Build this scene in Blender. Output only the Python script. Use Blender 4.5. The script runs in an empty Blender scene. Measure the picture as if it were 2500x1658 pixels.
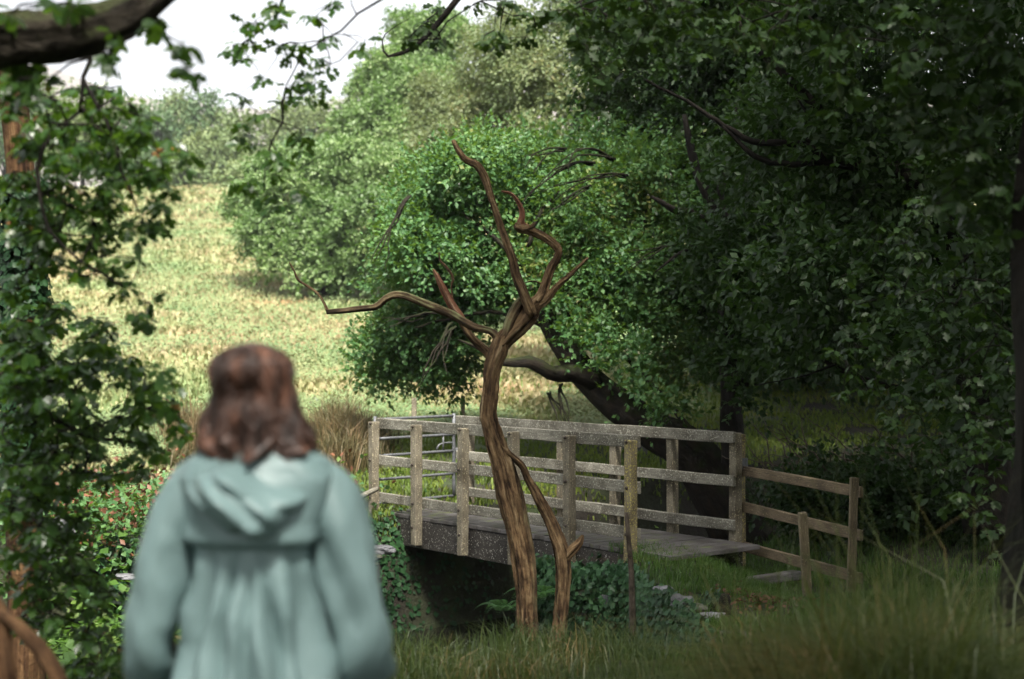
import bpy, math, random
import numpy as np
from mathutils import Vector, Matrix, noise as mnoise

random.seed(7)
rng = np.random.default_rng(7)
SC = bpy.context.scene
COL = SC.collection

# ------------------------------------------------------------------ camera, sky, sun, exposure
F = 50 / 36 * 2500            # focal length in photograph pixels
CZ, HY = 2.04, 855            # camera height above the bridge deck, horizon row
cam_d = bpy.data.cameras.new('camera'); cam = bpy.data.objects.new('camera', cam_d); COL.objects.link(cam)
cam.location = (0, 0, CZ); cam.rotation_euler = (math.radians(90), 0, 0)
cam_d.lens = 50; cam_d.sensor_width = 36; cam_d.shift_y = (HY - 829) / 2500
cam_d.clip_start = 0.05; cam_d.clip_end = 6000
cam_d.dof.use_dof = True; cam_d.dof.focus_distance = 13.0; cam_d.dof.aperture_fstop = 1.7
SC.camera = cam
SUN_EL, SUN_AZ = math.radians(57), math.radians(168)     # azimuth from +Y (forward) towards +X
w = bpy.data.worlds.new('World'); SC.world = w; w.use_nodes = True
nt = w.node_tree; bg = nt.nodes['Background']
sky = nt.nodes.new('ShaderNodeTexSky'); sky.sky_type = 'NISHITA'; sky.sun_disc = False
sky.sun_elevation = SUN_EL; sky.sun_rotation = SUN_AZ; sky.dust_density = 4.0; sky.air_density = 1.0; sky.ozone_density = 1.0
hs = nt.nodes.new('ShaderNodeHueSaturation'); hs.inputs['Saturation'].default_value = 0.18
nt.links.new(sky.outputs[0], hs.inputs['Color']); nt.links.new(hs.outputs[0], bg.inputs['Color'])
bg.inputs['Strength'].default_value = 0.064
sl = bpy.data.lights.new('sun', 'SUN'); so = bpy.data.objects.new('sun', sl); COL.objects.link(so)
sl.energy = 2.8; sl.angle = math.radians(9); sl.color = (1.0, 0.95, 0.86)
sdir = Vector((math.sin(SUN_AZ) * math.cos(SUN_EL), math.cos(SUN_AZ) * math.cos(SUN_EL), math.sin(SUN_EL)))
so.rotation_euler = sdir.to_track_quat('Z', 'Y').to_euler(); so.location = (-20, -10, 40)
SC.view_settings.view_transform = 'Standard'; SC.view_settings.look = 'None'
SC.view_settings.gamma = 1.0; SC.view_settings.use_curve_mapping = False
SC.view_settings.exposure = 2.4
SC.render.engine = 'CYCLES'
cy = SC.cycles
cy.max_bounces = 6; cy.diffuse_bounces = 3; cy.glossy_bounces = 2; cy.transmission_bounces = 3
cy.volume_bounces = 0; cy.transparent_max_bounces = 4; cy.caustics_reflective = False; cy.caustics_refractive = False
cy.use_denoising = True; cy.sample_clamp_indirect = 1.5; cy.sample_clamp_direct = 6.0

# ------------------------------------------------------------------ helpers
def P(px, py, Y):
    """photograph pixel at depth Y -> world point"""
    return Vector(((px - 1250) / F * Y, Y, CZ - (py - HY) / F * Y))

def gz(x, y):
    x = np.asarray(x, float); y = np.asarray(y, float)
    z = np.interp(y, [-8, 4.5, 6.5, 8.5, 11, 14, 18.6, 22, 28, 50, 80, 125, 160, 300, 900],
                  [.39, .39, .2, -.02, -.12, -.10, -.03, .28, .87, 3.7, 8.7, 16.0, 18, 22, 26])
    z = z + .05 * np.sin(x * 1.3 + y * .7) * np.cos(y * 1.1 - x * .4) * np.clip((y - 5) / 4, 0, 1)
    z = z + np.clip((y - 25) / 60, 0, 1) * .5 * np.sin(x * .11 + 1) * np.cos(y * .08)
    z = z - .26 * np.clip((x - 1.9) / .7, 0, 1) * np.clip((y - 12.2) / 1, 0, 1) * np.clip((17.5 - y) / 2, 0, 1)
    # gully under the bridge
    cx, cyy = -.28, 16.3; ux, uy = .63, -.777; vx, vy = .777, .63
    a = (x - cx) * ux + (y - cyy) * uy; b = (x - cx) * vx + (y - cyy) * vy
    S = lambda t: np.clip(t, 0, 1) ** 2 * (3 - 2 * np.clip(t, 0, 1))
    left = S((a + 2.0) / .7)
    edge = 1.22 + (14.6 - y) * .1
    rb = S((1.95 - a) / .5); rf = S((edge - x) / .45)
    right = np.where(b > 0, rb, rf)
    front = S((y - 9.7 + np.clip(-x, 0, 3) * .4) / 2.8)
    front = np.where(b > 0, 1, front)
    back = 1 - S((b - 9) / 3)
    lend = 1 - S((-b - 9) / 3)
    return z - 1.55 * left * right * front * back * lend

def link(o, parent=None):
    COL.objects.link(o)
    if parent is not None: o.parent = parent
    return o

def tag(o, label=None, cat=None, group=None, kind=None):
    if label: o['label'] = label
    if cat: o['category'] = cat
    if group: o['group'] = group
    if kind: o['kind'] = kind
    return o

def empty(name, loc, label, cat, group=None):
    o = bpy.data.objects.new(name, None); o.location = loc; o.empty_display_size = .2
    COL.objects.link(o); tag(o, label, cat, group); return o

def rel(o, parent):
    """world-space mesh data under an Empty that is away from the origin"""
    if parent is not None:
        o.parent = parent
        o.location = -parent.location
    return o

def np_mesh(name, V, Fc, mat, parent=None, smooth=False, attrs=None):
    """V (n,3), Fc (m,k) with constant k"""
    me = bpy.data.meshes.new(name)
    V = np.ascontiguousarray(V, dtype=np.float32); Fc = np.ascontiguousarray(Fc, dtype=np.int32)
    m, k = Fc.shape
    me.vertices.add(len(V)); me.vertices.foreach_set('co', V.ravel())
    me.loops.add(m * k); me.loops.foreach_set('vertex_index', Fc.ravel())
    me.polygons.add(m); me.polygons.foreach_set('loop_start', np.arange(m, dtype=np.int32) * k)
    if smooth: me.polygons.foreach_set('use_smooth', np.ones(m, dtype=bool))
    if attrs:
        for an, av in attrs.items():
            av = np.ascontiguousarray(av, dtype=np.float32)
            if av.ndim == 2:
                at = me.attributes.new(an, 'FLOAT_VECTOR', 'POINT'); at.data.foreach_set('vector', av.ravel())
            else:
                at = me.attributes.new(an, 'FLOAT', 'POINT'); at.data.foreach_set('value', av.ravel())
    me.update(calc_edges=True)
    if mat: me.materials.append(mat)
    o = bpy.data.objects.new(name, me); COL.objects.link(o)
    rel(o, parent)
    return o

def crom(pts, rad, step):
    """Catmull-Rom resample of points and radii"""
    pts = [np.array(p, float) for p in pts]; out = []; ro = []
    n = len(pts)
    for i in range(n - 1):
        p0 = pts[max(i - 1, 0)]; p1 = pts[i]; p2 = pts[i + 1]; p3 = pts[min(i + 2, n - 1)]
        L = np.linalg.norm(p2 - p1); k = max(1, int(round(L / step)))
        for j in range(k):
            t = j / k
            q = .5 * ((2 * p1) + (-p0 + p2) * t + (2 * p0 - 5 * p1 + 4 * p2 - p3) * t * t + (-p0 + 3 * p1 - 3 * p2 + p3) * t ** 3)
            out.append(q); ro.append(rad[i] * (1 - t) + rad[i + 1] * t)
    out.append(pts[-1]); ro.append(rad[-1])
    return np.array(out), np.array(ro)

class TB:
    """collects tubes; verts, tri/quad faces as quads (tips closed by a degenerate-free fan ring)"""
    def __init__(s): s.V = []; s.Q = []; s.B = []; s.n = 0
    def tube(s, pts, rad, seg=8, step=.1, rough=.0, ridge=0., seed=0, wob=0.):
        C, R = crom(pts, rad, step)
        n = len(C)
        T = np.gradient(C, axis=0); T /= np.linalg.norm(T, axis=1)[:, None] + 1e-9
        up = np.array([0, 0, 1.]) if abs(T[0][2]) < .9 else np.array([0, 1., 0])
        N = np.cross(T[0], up); N /= np.linalg.norm(N)
        rr = np.random.default_rng(seed + 11)
        if wob: C = C + (rr.random((n, 3)) - .5) * wob
        ang = np.arange(seg) / seg * 2 * np.pi
        kk = rr.integers(2, 7, 4); ph = rr.random(4) * 6.28; am = rr.random(4); am /= am.sum()
        L = np.concatenate([[0], np.cumsum(np.linalg.norm(np.diff(C, axis=0), axis=1))])
        V = np.zeros((n, seg, 3)); Bk = np.zeros((n, seg, 3))
        jit = (rr.random((n, seg)) - .5)
        m_ = max(2, int(L[-1] / .35) + 2); g0 = rr.random((m_, seg)) - .5; fi = np.linspace(0, m_ - 1.001, n); ii = fi.astype(int); ff = (fi - ii)[:, None]
        GR = (g0[ii] * (1 - ff) + g0[ii + 1] * ff) * 1.6
        for i in range(n):
            if i: 
                N = N - T[i] * np.dot(N, T[i]); N /= np.linalg.norm(N) + 1e-9
            Bn = np.cross(T[i], N)
            rv = np.ones(seg)
            if ridge:
                for a in range(4):
                    rv += ridge * am[a] * 2 * np.sin(kk[a] * ang + ph[a] + L[i] * (1.2 + .8 * a))
            rv += rough * (jit[i] * .5 + GR[i])
            V[i] = C[i] + R[i] * rv[:, None] * (np.cos(ang)[:, None] * N + np.sin(ang)[:, None] * Bn)
            Bk[i, :, 0] = np.cos(ang) * max(R[i], .02); Bk[i, :, 1] = np.sin(ang) * max(R[i], .02); Bk[i, :, 2] = L[i]
        base = s.n
        s.V.append(V.reshape(-1, 3)); s.B.append(Bk.reshape(-1, 3))
        i0 = np.arange(n - 1)[:, None] * seg; j0 = np.arange(seg)[None]; j1 = (j0 + 1) % seg
        q = np.stack([i0 + j0, i0 + j1, i0 + seg + j1, i0 + seg + j0], -1).reshape(-1, 4) + base
        s.Q.append(q)
        s.n += n * seg
        # caps
        for e, ring in ((0, base), (n - 1, base + (n - 1) * seg)):
            s.V.append(C[e][None]); s.B.append(np.array([[0, 0, L[e]]])); c = s.n; s.n += 1
            for j in range(0, seg, 2):
                a, b, d = ring + j, ring + (j + 1) % seg, ring + (j + 2) % seg
                s.Q.append(np.array([[a, b, d, c]] if e else [[c, d, b, a]]))
        return s
    def build(s, name, mat, parent=None, smooth=True):
        return np_mesh(name, np.concatenate(s.V), np.concatenate(s.Q), mat, parent, smooth, {'bark': np.concatenate(s.B)})

def box_mesh(name, mat, sx, sy, sz, bev=.006, jit=.0, cuts=1, seed=0):
    """bevelled, slightly uneven beam centred on its base origin; returns mesh data"""
    import bmesh
    bm = bmesh.new(); bmesh.ops.create_cube(bm, size=1)
    bmesh.ops.scale(bm, vec=(sx, sy, sz), verts=bm.verts)
    if cuts > 1:
        ax = max(range(3), key=lambda i: (sx, sy, sz)[i])
        es = [e for e in bm.edges if abs((e.verts[0].co - e.verts[1].co)[ax]) > 1e-6 and abs((e.verts[0].co - e.verts[1].co).length - (sx, sy, sz)[ax]) < 1e-4]
        bmesh.ops.subdivide_edges(bm, edges=es, cuts=cuts - 1, use_grid_fill=True)
        r = random.Random(seed)
        for v in bm.verts:
            v.co += Vector((r.uniform(-jit, jit), r.uniform(-jit, jit), r.uniform(-jit, jit)))
    if bev:
        sharp = [e for e in bm.edges if len(e.link_faces) == 2 and e.calc_face_angle(0) > .7]
        bmesh.ops.bevel(bm, geom=sharp, offset=bev, segments=1, affect='EDGES')
    me = bpy.data.meshes.new(name); bm.to_mesh(me); bm.free(); me.materials.append(mat)
    return me

def put(name, me, loc, parent=None, axes=None, rot=None):
    o = bpy.data.objects.new(name, me); COL.objects.link(o)
    M = Matrix.Identity(4)
    if axes is not None:
        M = Matrix((axes[0], axes[1], axes[2])).transposed().to_4x4()
    if rot is not None: M = rot.to_4x4()
    M.translation = Vector(loc)
    if parent is not None:
        o.parent = parent; M.translation = Vector(loc) - parent.location
    o.matrix_local = M
    return o

# ---- leaves
LEAF2_V = np.array([[0, 0, 0], [.3, .5, .06], [0, 1, -.05], [-.3, .5, .06]]); LEAF2_F = np.array([[0, 1, 2], [0, 2, 3]])
_o = [(0, 0), (.07, .12), (.2, .2), (.14, .32), (.3, .42), (.19, .54), (.31, .66), (.17, .74), (.17, .9), (0, 1)]
OAK_V = np.array([[x, y, .12 * x - .15 * y * y] for x, y in _o] + [[-x, y, .12 * x - .15 * y * y] for x, y in _o[1:-1]] + [[0, .3, -.013], [0, .55, -.045], [0, .78, -.09]])
def _oakf():
    R = list(range(0, 10)); Lf = [0] + list(range(10, 18)) + [9]; mid = [18, 19, 20]; f = []
    for S_ in (R, Lf):
        fl = S_ is Lf
        for i in range(9):
            m = mid[0] if i < 3 else mid[1] if i < 6 else mid[2]
            f.append((S_[i], S_[i + 1], m) if not fl else (S_[i + 1], S_[i], m))
        f.append((S_[3], mid[1], mid[0]) if not fl else (S_[3], mid[0], mid[1]))
        f.append((S_[6], mid[2], mid[1]) if not fl else (S_[6], mid[1], mid[2]))
    return np.array(f)
OAK_F = _oakf()

_m = [(.08, .2), (.31, .36), (.12, .5), (.29, .68), (.09, .84)]
MID_V = np.array([[0, 0, 0]] + [[x, y, .12 * x - .15 * y * y] for x, y in _m] + [[0, 1, -.15]] + [[-x, y, .12 * x - .15 * y * y] for x, y in _m[::-1]] + [[0, .5, -.04]])
MID_F = np.array([[i, (i + 1) % 12, 12] for i in range(12)])
TRI_V = np.array([[-.3, 0, 0], [.3, 0, 0], [0, 1, .1]]); TRI_F = np.array([[0, 1, 2]])
def frames(axis, nrm):
    axis = axis / (np.linalg.norm(axis, axis=1)[:, None] + 1e-9)
    side = np.cross(axis, nrm); side /= np.linalg.norm(side, axis=1)[:, None] + 1e-9
    nn = np.cross(side, axis)
    return side, axis, nn

def leaves_arr(c, axis, nrm, size, tv=LEAF2_V, tf=LEAF2_F, width=1.):
    side, ax, nn = frames(axis, nrm)
    n = len(c); k = len(tv)
    size = np.asarray(size).reshape(-1, 1, 1) * np.ones((n, 1, 1))
    V = c[:, None, :] + size * (tv[None, :, 0:1] * width * side[:, None] + tv[None, :, 1:2] * ax[:, None] + tv[None, :, 2:3] * nn[:, None])
    Fc = (np.arange(n) * k)[:, None, None] + tf[None]
    return V.reshape(-1, 3), Fc.reshape(-1, tf.shape[1])

def unit(n):
    v = rng.normal(size=(n, 3)); return v / np.linalg.norm(v, axis=1)[:, None]

def crown_leaves(lumps, n, size, up=.5, shell=.28, droop=.3, svar=.5, inner=.12, flat=1., per=9, spread=1.):
    """leafy sprays spread through lumps = [(cx,cy,cz,r)]; returns V,F"""
    L = np.array(lumps, float); wgt = L[:, 3] ** 2; wgt /= wgt.sum()
    ns = max(8, n // per)
    idx = rng.choice(len(L), size=ns, p=wgt)
    d = unit(ns); d[:, 2] = np.where(d[:, 2] < -.35, -d[:, 2], d[:, 2])
    rad = 1 - shell * rng.random(ns) ** 1.3
    rad = np.where(rng.random(ns) < inner, rng.random(ns) ** .5 * .8, rad)
    q = L[idx, :3] * 1.7 + d * 3.1
    cl = np.sin(q[:, 0] * 5.1 + idx) * np.sin(q[:, 1] * 4.7 + 1.3 * idx) * np.sin(q[:, 2] * 5.3 + .7 * idx)
    rad = rad * (1 + .22 * cl + .10 * rng.normal(size=ns))
    c = L[idx, :3] + d * rad[:, None] * L[idx, 3:4] * np.array([1, 1, flat])
    keep = (cl > -.5) | (rng.random(ns) < .35)
    for i in range(len(L)):
        dd = np.linalg.norm((c - L[i, :3]) / L[i, 3], axis=1)
        keep &= ~((dd < .6) & (idx != i) & (rng.random(ns) < .85))
    c = c[keep]; d = d[keep]; ns = len(c)
    # spray direction and its leaves
    sd = d * .7 + unit(ns) * .75 - np.array([0, 0, .35]) * droop; sd /= np.linalg.norm(sd, axis=1)[:, None]
    ln = size * (2.5 + 3.5 * rng.random(ns)) * spread
    c = np.repeat(c, per, 0); d = np.repeat(d, per, 0); sd = np.repeat(sd, per, 0); ln = np.repeat(ln, per); m = len(c)
    t = rng.random(m); c = c + sd * (t * ln)[:, None] + unit(m) * (size * 1.1 * spread * (1.15 - t) * rng.random(m))[:, None]
    c[:, 2] -= .25 * size * t * t * droop * 3
    sn = np.repeat(unit(ns), per, 0)
    nrm = d * (1 - up) * .8 + np.array([0, 0, 1.]) * up * 1.1 + sn * .4 + unit(m) * .6
    ax = sd * .9 + unit(m) * .9 - np.array([0, 0, 1.]) * droop * .6
    s = size * (1 - svar / 2 + svar * rng.random(m)) * (1.1 - .35 * t)
    return leaves_arr(c, ax, nrm, s)

# ------------------------------------------------------------------ materials
def mat_base(name):
    m = bpy.data.materials.new(name); m.use_nodes = True
    n = m.node_tree; b = n.nodes['Principled BSDF']
    return m, n, b

def N(n, t, **kw):
    x = n.nodes.new(t)
    for k, v in kw.items():
        if k in ('op',): x.operation = v
        else: setattr(x, k, v)
    return x

def ramp(n, stops):
    r = n.nodes.new('ShaderNodeValToRGB'); e = r.color_ramp.elements
    while len(e) < len(stops): e.new(.5)
    for i, (p, c) in enumerate(stops):
        e[i].position = p; e[i].color = (*c, 1) if len(c) == 3 else c
    return r

def leaf_mat(name, stops, rough=.4, trans=.35, tcol=(.12, .22, .02), clump=.6, spec=.4, vary=.55):
    m, n, b = mat_base(name)
    geo = N(n, 'ShaderNodeNewGeometry'); rp = ramp(n, stops)
    tc = N(n, 'ShaderNodeTexCoord'); nz = N(n, 'ShaderNodeTexNoise'); nz.inputs['Scale'].default_value = clump; nz.inputs['Detail'].default_value = 2
    n.links.new(tc.outputs['Object'], nz.inputs['Vector'])
    mx = N(n, 'ShaderNodeMath', op='MULTIPLY_ADD'); mx.inputs[1].default_value = vary
    sub = N(n, 'ShaderNodeMath', op='MULTIPLY_ADD'); sub.inputs[1].default_value = 1.5; sub.inputs[2].default_value = -.52 + (.55 - vary) / 2
    n.links.new(nz.outputs['Fac'], sub.inputs[0])
    n.links.new(geo.outputs['Random Per Island'], mx.inputs[0]); n.links.new(sub.outputs[0], mx.inputs[2])
    n.links.new(mx.outputs[0], rp.inputs['Fac']); n.links.new(rp.outputs[0], b.inputs['Base Color'])
    b.inputs['Roughness'].default_value = rough; b.inputs['Specular IOR Level'].default_value = spec
    out = n.nodes['Material Output']
    tr = N(n, 'ShaderNodeBsdfTranslucent'); tr.inputs['Color'].default_value = (*tcol, 1)
    ms = N(n, 'ShaderNodeMixShader'); ms.inputs[0].default_value = trans
    n.links.new(b.outputs[0], ms.inputs[1]); n.links.new(tr.outputs[0], ms.inputs[2]); n.links.new(ms.outputs[0], out.inputs['Surface'])
    return m

def bark_mat(name, stops, scale=18, stretch=.12, bump=.6, rough=.85, dist=.01, moss=None, mossamt=.5, pale=None):
    m, n, b = mat_base(name)
    at = N(n, 'ShaderNodeAttribute'); at.attribute_name = 'bark'
    mp = N(n, 'ShaderNodeMapping'); mp.inputs['Scale'].default_value = (1, 1, stretch)
    n.links.new(at.outputs['Vector'], mp.inputs['Vector'])
    nz = N(n, 'ShaderNodeTexNoise'); nz.inputs['Scale'].default_value = scale; nz.inputs['Detail'].default_value = 5; nz.inputs['Roughness'].default_value = .65
    n.links.new(mp.outputs[0], nz.inputs['Vector'])
    rp = ramp(n, stops); n.links.new(nz.outputs['Fac'], rp.inputs['Fac'])
    col = rp.outputs[0]
    tc = N(n, 'ShaderNodeTexCoord')
    if moss:
        n2 = N(n, 'ShaderNodeTexNoise'); n2.inputs['Scale'].default_value = 6; n2.inputs['Detail'].default_value = 4
        n.links.new(tc.outputs['Object'], n2.inputs['Vector'])
        geo = N(n, 'ShaderNodeNewGeometry'); sx = N(n, 'ShaderNodeSeparateXYZ'); n.links.new(geo.outputs['Normal'], sx.inputs[0])
        ad = N(n, 'ShaderNodeMath', op='MULTIPLY_ADD'); ad.inputs[1].default_value = .25; n.links.new(sx.outputs[2], ad.inputs[0]); n.links.new(n2.outputs['Fac'], ad.inputs[2])
        r2 = ramp(n, [(1 - mossamt - .12, (0, 0, 0)), (1 - mossamt + .1, (1, 1, 1))]); n.links.new(ad.outputs[0], r2.inputs['Fac'])
        mx = N(n, 'ShaderNodeMixRGB'); mx.inputs['Color2'].default_value = (*moss, 1)
        n.links.new(r2.outputs[0], mx.inputs['Fac']); n.links.new(col, mx.inputs['Color1']); col = mx.outputs[0]
    nb = N(n, 'ShaderNodeTexNoise'); nb.inputs['Scale'].default_value = 7; nb.inputs['Detail'].default_value = 6; nb.inputs['Roughness'].default_value = .7
    n.links.new(tc.outputs['Object'], nb.inputs['Vector']); rb = ramp(n, [(.36, (.33, .31, .30)), (.62, (1, 1, 1))]); n.links.new(nb.outputs['Fac'], rb.inputs['Fac'])
    mb = N(n, 'ShaderNodeMixRGB', blend_type='MULTIPLY'); mb.inputs['Fac'].default_value = .85; n.links.new(col, mb.inputs['Color1']); n.links.new(rb.outputs[0], mb.inputs['Color2']); col = mb.outputs[0]
    n.links.new(col, b.inputs['Base Color'])
    bp = N(n, 'ShaderNodeBump'); bp.inputs['Strength'].default_value = bump; bp.inputs['Distance'].default_value = dist
    ha = N(n, 'ShaderNodeMath', op='ADD'); n.links.new(nz.outputs['Fac'], ha.inputs[0]); n.links.new(nb.outputs['Fac'], ha.inputs[1])
    n.links.new(ha.outputs[0], bp.inputs['Height']); n.links.new(bp.outputs[0], b.inputs['Normal'])
    b.inputs['Roughness'].default_value = rough; b.inputs['Specular IOR Level'].default_value = .2
    return m

def timber_mat(name, base, dark, lichen, grain=(1, 1, 14), lich=.58, gscale=9, rough=.85, moss=None):
    """weathered wood with grain along local x, pale lichen specks"""
    m, n, b = mat_base(name)
    tc = N(n, 'ShaderNodeTexCoord'); mp = N(n, 'ShaderNodeMapping'); mp.inputs['Scale'].default_value = grain
    oi = N(n, 'ShaderNodeObjectInfo'); va = N(n, 'ShaderNodeVectorMath', op='ADD')
    vm = N(n, 'ShaderNodeVectorMath', op='SCALE'); vm.inputs['Scale'].default_value = 3.7
    cb = N(n, 'ShaderNodeCombineXYZ'); n.links.new(oi.outputs['Random'], cb.inputs[0]); n.links.new(oi.outputs['Random'], cb.inputs[1]); n.links.new(cb.outputs[0], vm.inputs[0])
    n.links.new(tc.outputs['Object'], va.inputs[0]); n.links.new(vm.outputs[0], va.inputs[1]); n.links.new(va.outputs[0], mp.inputs['Vector'])
    nz = N(n, 'ShaderNodeTexNoise'); nz.inputs['Scale'].default_value = gscale; nz.inputs['Detail'].default_value = 6; nz.inputs['Roughness'].default_value = .6
    n.links.new(mp.outputs[0], nz.inputs['Vector'])
    rp = ramp(n, [(.3, dark), (.62, base)]); n.links.new(nz.outputs['Fac'], rp.inputs['Fac']); col = rp.outputs[0]
    # big stains
    st = N(n, 'ShaderNodeTexNoise'); st.inputs['Scale'].default_value = 3.5; st.inputs['Detail'].default_value = 4; n.links.new(va.outputs[0], st.inputs['Vector'])
    rs = ramp(n, [(.38, (0, 0, 0)), (.7, (1, 1, 1))]); n.links.new(st.outputs['Fac'], rs.inputs['Fac'])
    ml = N(n, 'ShaderNodeMixRGB', blend_type='MULTIPLY'); ml.inputs['Color2'].default_value = (.36, .33, .28, 1)
    n.links.new(rs.outputs[0], ml.inputs['Fac']); n.links.new(col, ml.inputs['Color1']); col = ml.outputs[0]
    # lichen specks
    sp = N(n, 'ShaderNodeTexNoise'); sp.inputs['Scale'].default_value = 55; sp.inputs['Detail'].default_value = 3; n.links.new(va.outputs[0], sp.inputs['Vector'])
    r3 = ramp(n, [(lich, (0, 0, 0)), (lich + .06, (1, 1, 1))]); n.links.new(sp.outputs['Fac'], r3.inputs['Fac'])
    mx = N(n, 'ShaderNodeMixRGB'); mx.inputs['Color2'].default_value = (*lichen, 1)
    n.links.new(r3.outputs[0], mx.inputs['Fac']); n.links.new(col, mx.inputs['Color1']); col = mx.outputs[0]
    if moss:
        n2 = N(n, 'ShaderNodeTexNoise'); n2.inputs['Scale'].default_value = 5; n2.inputs['Detail'].default_value = 5; n.links.new(va.outputs[0], n2.inputs['Vector'])
        r4 = ramp(n, [(.55, (0, 0, 0)), (.72, (.8, .8, .8))]); n.links.new(n2.outputs['Fac'], r4.inputs['Fac'])
        m4 = N(n, 'ShaderNodeMixRGB'); m4.inputs['Color2'].default_value = (*moss, 1)
        n.links.new(r4.outputs[0], m4.inputs['Fac']); n.links.new(col, m4.inputs['Color1']); col = m4.outputs[0]
    hv = N(n, 'ShaderNodeHueSaturation'); n.links.new(col, hv.inputs['Color'])
    mv = N(n, 'ShaderNodeMath', op='MULTIPLY_ADD'); mv.inputs[1].default_value = .35; mv.inputs[2].default_value = .82
    n.links.new(oi.outputs['Random'], mv.inputs[0]); n.links.new(mv.outputs[0], hv.inputs['Value'])
    n.links.new(hv.outputs[0], b.inputs['Base Color'])
    bp = N(n, 'ShaderNodeBump'); bp.inputs['Strength'].default_value = .5; bp.inputs['Distance'].default_value = .006
    n.links.new(nz.outputs['Fac'], bp.inputs['Height']); n.links.new(bp.outputs[0], b.inputs['Normal'])
    b.inputs['Roughness'].default_value = rough
    return m

def plain_mat(name, c1, c2, scale=8, rough=.8, bump=.3, dist=.01, metal=0, coat=0):
    m, n, b = mat_base(name)
    tc = N(n, 'ShaderNodeTexCoord'); nz = N(n, 'ShaderNodeTexNoise'); nz.inputs['Scale'].default_value = scale; nz.inputs['Detail'].default_value = 6; nz.inputs['Roughness'].default_value = .6
    n.links.new(tc.outputs['Object'], nz.inputs['Vector'])
    rp = ramp(n, [(.35, c1), (.65, c2)]); n.links.new(nz.outputs['Fac'], rp.inputs['Fac']); n.links.new(rp.outputs[0], b.inputs['Base Color'])
    bp = N(n, 'ShaderNodeBump'); bp.inputs['Strength'].default_value = bump; bp.inputs['Distance'].default_value = dist
    n.links.new(nz.outputs['Fac'], bp.inputs['Height']); n.links.new(bp.outputs[0], b.inputs['Normal'])
    b.inputs['Roughness'].default_value = rough; b.inputs['Metallic'].default_value = metal
    return m

M = {}
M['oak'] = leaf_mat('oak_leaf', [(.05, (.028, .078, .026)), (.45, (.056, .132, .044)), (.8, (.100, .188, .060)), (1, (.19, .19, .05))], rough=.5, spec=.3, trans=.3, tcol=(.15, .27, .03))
M['dark_oak'] = leaf_mat('shade_toned_oak_leaf', [(.05, (.010, .025, .008)), (.5, (.017, .040, .011)), (.9, (.031, .062, .016))], spec=.28, rough=.5, trans=.22, tcol=(.07, .15, .02))  # oak leaf with deep shade put into its colour
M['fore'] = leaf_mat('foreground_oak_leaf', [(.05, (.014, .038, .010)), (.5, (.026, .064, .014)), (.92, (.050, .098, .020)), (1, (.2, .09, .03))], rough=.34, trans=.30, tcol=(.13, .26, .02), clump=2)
M['lime'] = leaf_mat('soft_green_leaf', [(.0, (.075, .130, .045)), (.5, (.135, .205, .075)), (1, (.215, .275, .105))], rough=.5, trans=.3, tcol=(.14, .28, .05), clump=.35)
M['birch'] = leaf_mat('birch_leaf', [(.0, (.075, .115, .045)), (.55, (.125, .165, .07)), (.88, (.165, .19, .085)), (1, (.22, .20, .08))], rough=.5, trans=.35, tcol=(.19, .23, .07), clump=.5)
M['olive'] = leaf_mat('far_leaf', [(.0, (.075, .12, .045)), (.5, (.125, .175, .065)), (1, (.19, .23, .09))], rough=.6, trans=.25, tcol=(.15, .2, .05), clump=.15)
M['bluegreen'] = leaf_mat('far_dark_leaf', [(.0, (.045, .095, .040)), (.5, (.075, .135, .055)), (1, (.12, .18, .075))], rough=.6, trans=.25, tcol=(.1, .17, .05), clump=.15)
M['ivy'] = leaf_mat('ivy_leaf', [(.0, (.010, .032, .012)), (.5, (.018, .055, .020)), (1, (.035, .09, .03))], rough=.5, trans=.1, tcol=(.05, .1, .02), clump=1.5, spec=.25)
M['fern'] = leaf_mat('fern_leaf', [(.0, (.02, .07, .02)), (1, (.06, .14, .04))], rough=.5, trans=.3, tcol=(.08, .2, .03), clump=2)
M['meadow'] = leaf_mat('meadow_leaf', [(.0, (.10, .17, .06)), (.3, (.17, .22, .09)), (.5, (.26, .255, .12)), (.75, (.31, .245, .135)), (1, (.29, .16, .085))], rough=.6, trans=.25, tcol=(.24, .25, .09), vary=.25, clump=.16)
M['bracken'] = leaf_mat('bracken_leaf', [(.0, (.085, .155, .06)), (.5, (.155, .225, .095)), (.75, (.23, .265, .125)), (.93, (.31, .18, .09)), (1, (.29, .12, .06))], rough=.6, trans=.25, tcol=(.24, .28, .11), vary=.28, clump=.3)
M['rush'] = leaf_mat('rush_blade', [(.0, (.035, .05, .014)), (.5, (.085, .068, .026)), (1, (.19, .115, .055))], rough=.6, trans=.12, tcol=(.14, .10, .04), clump=1.2)
M['grass'] = leaf_mat('grass_blade', [(.0, (.025, .065, .012)), (.5, (.055, .115, .018)), (.85, (.10, .15, .03)), (1, (.2, .15, .06))], rough=.5, trans=.3, tcol=(.12, .25, .03), clump=1.2)
M['sedge'] = leaf_mat('sedge_blade', [(.0, (.015, .032, .008)), (.45, (.032, .055, .012)), (.75, (.06, .075, .02)), (.95, (.17, .11, .045))], rough=.5, trans=.3, tcol=(.12, .18, .03), clump=1.5)
M['tussock'] = leaf_mat('tussock_blade', [(.0, (.025, .045, .012)), (.45, (.050, .074, .018)), (.75, (.085, .092, .028)), (.95, (.20, .13, .05))], rough=.5, trans=.3, tcol=(.14, .18, .03), clump=1.5)
M['lit_moss_turf'] = leaf_mat('lit_moss_turf', [(.0, (.055, .095, .014)), (.5, (.10, .15, .02)), (.85, (.17, .20, .03)), (1, (.24, .19, .06))], rough=.6, trans=.3, tcol=(.2, .28, .03), clump=.8)  # moss green, brightened in the colour to stand in for light
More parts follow.
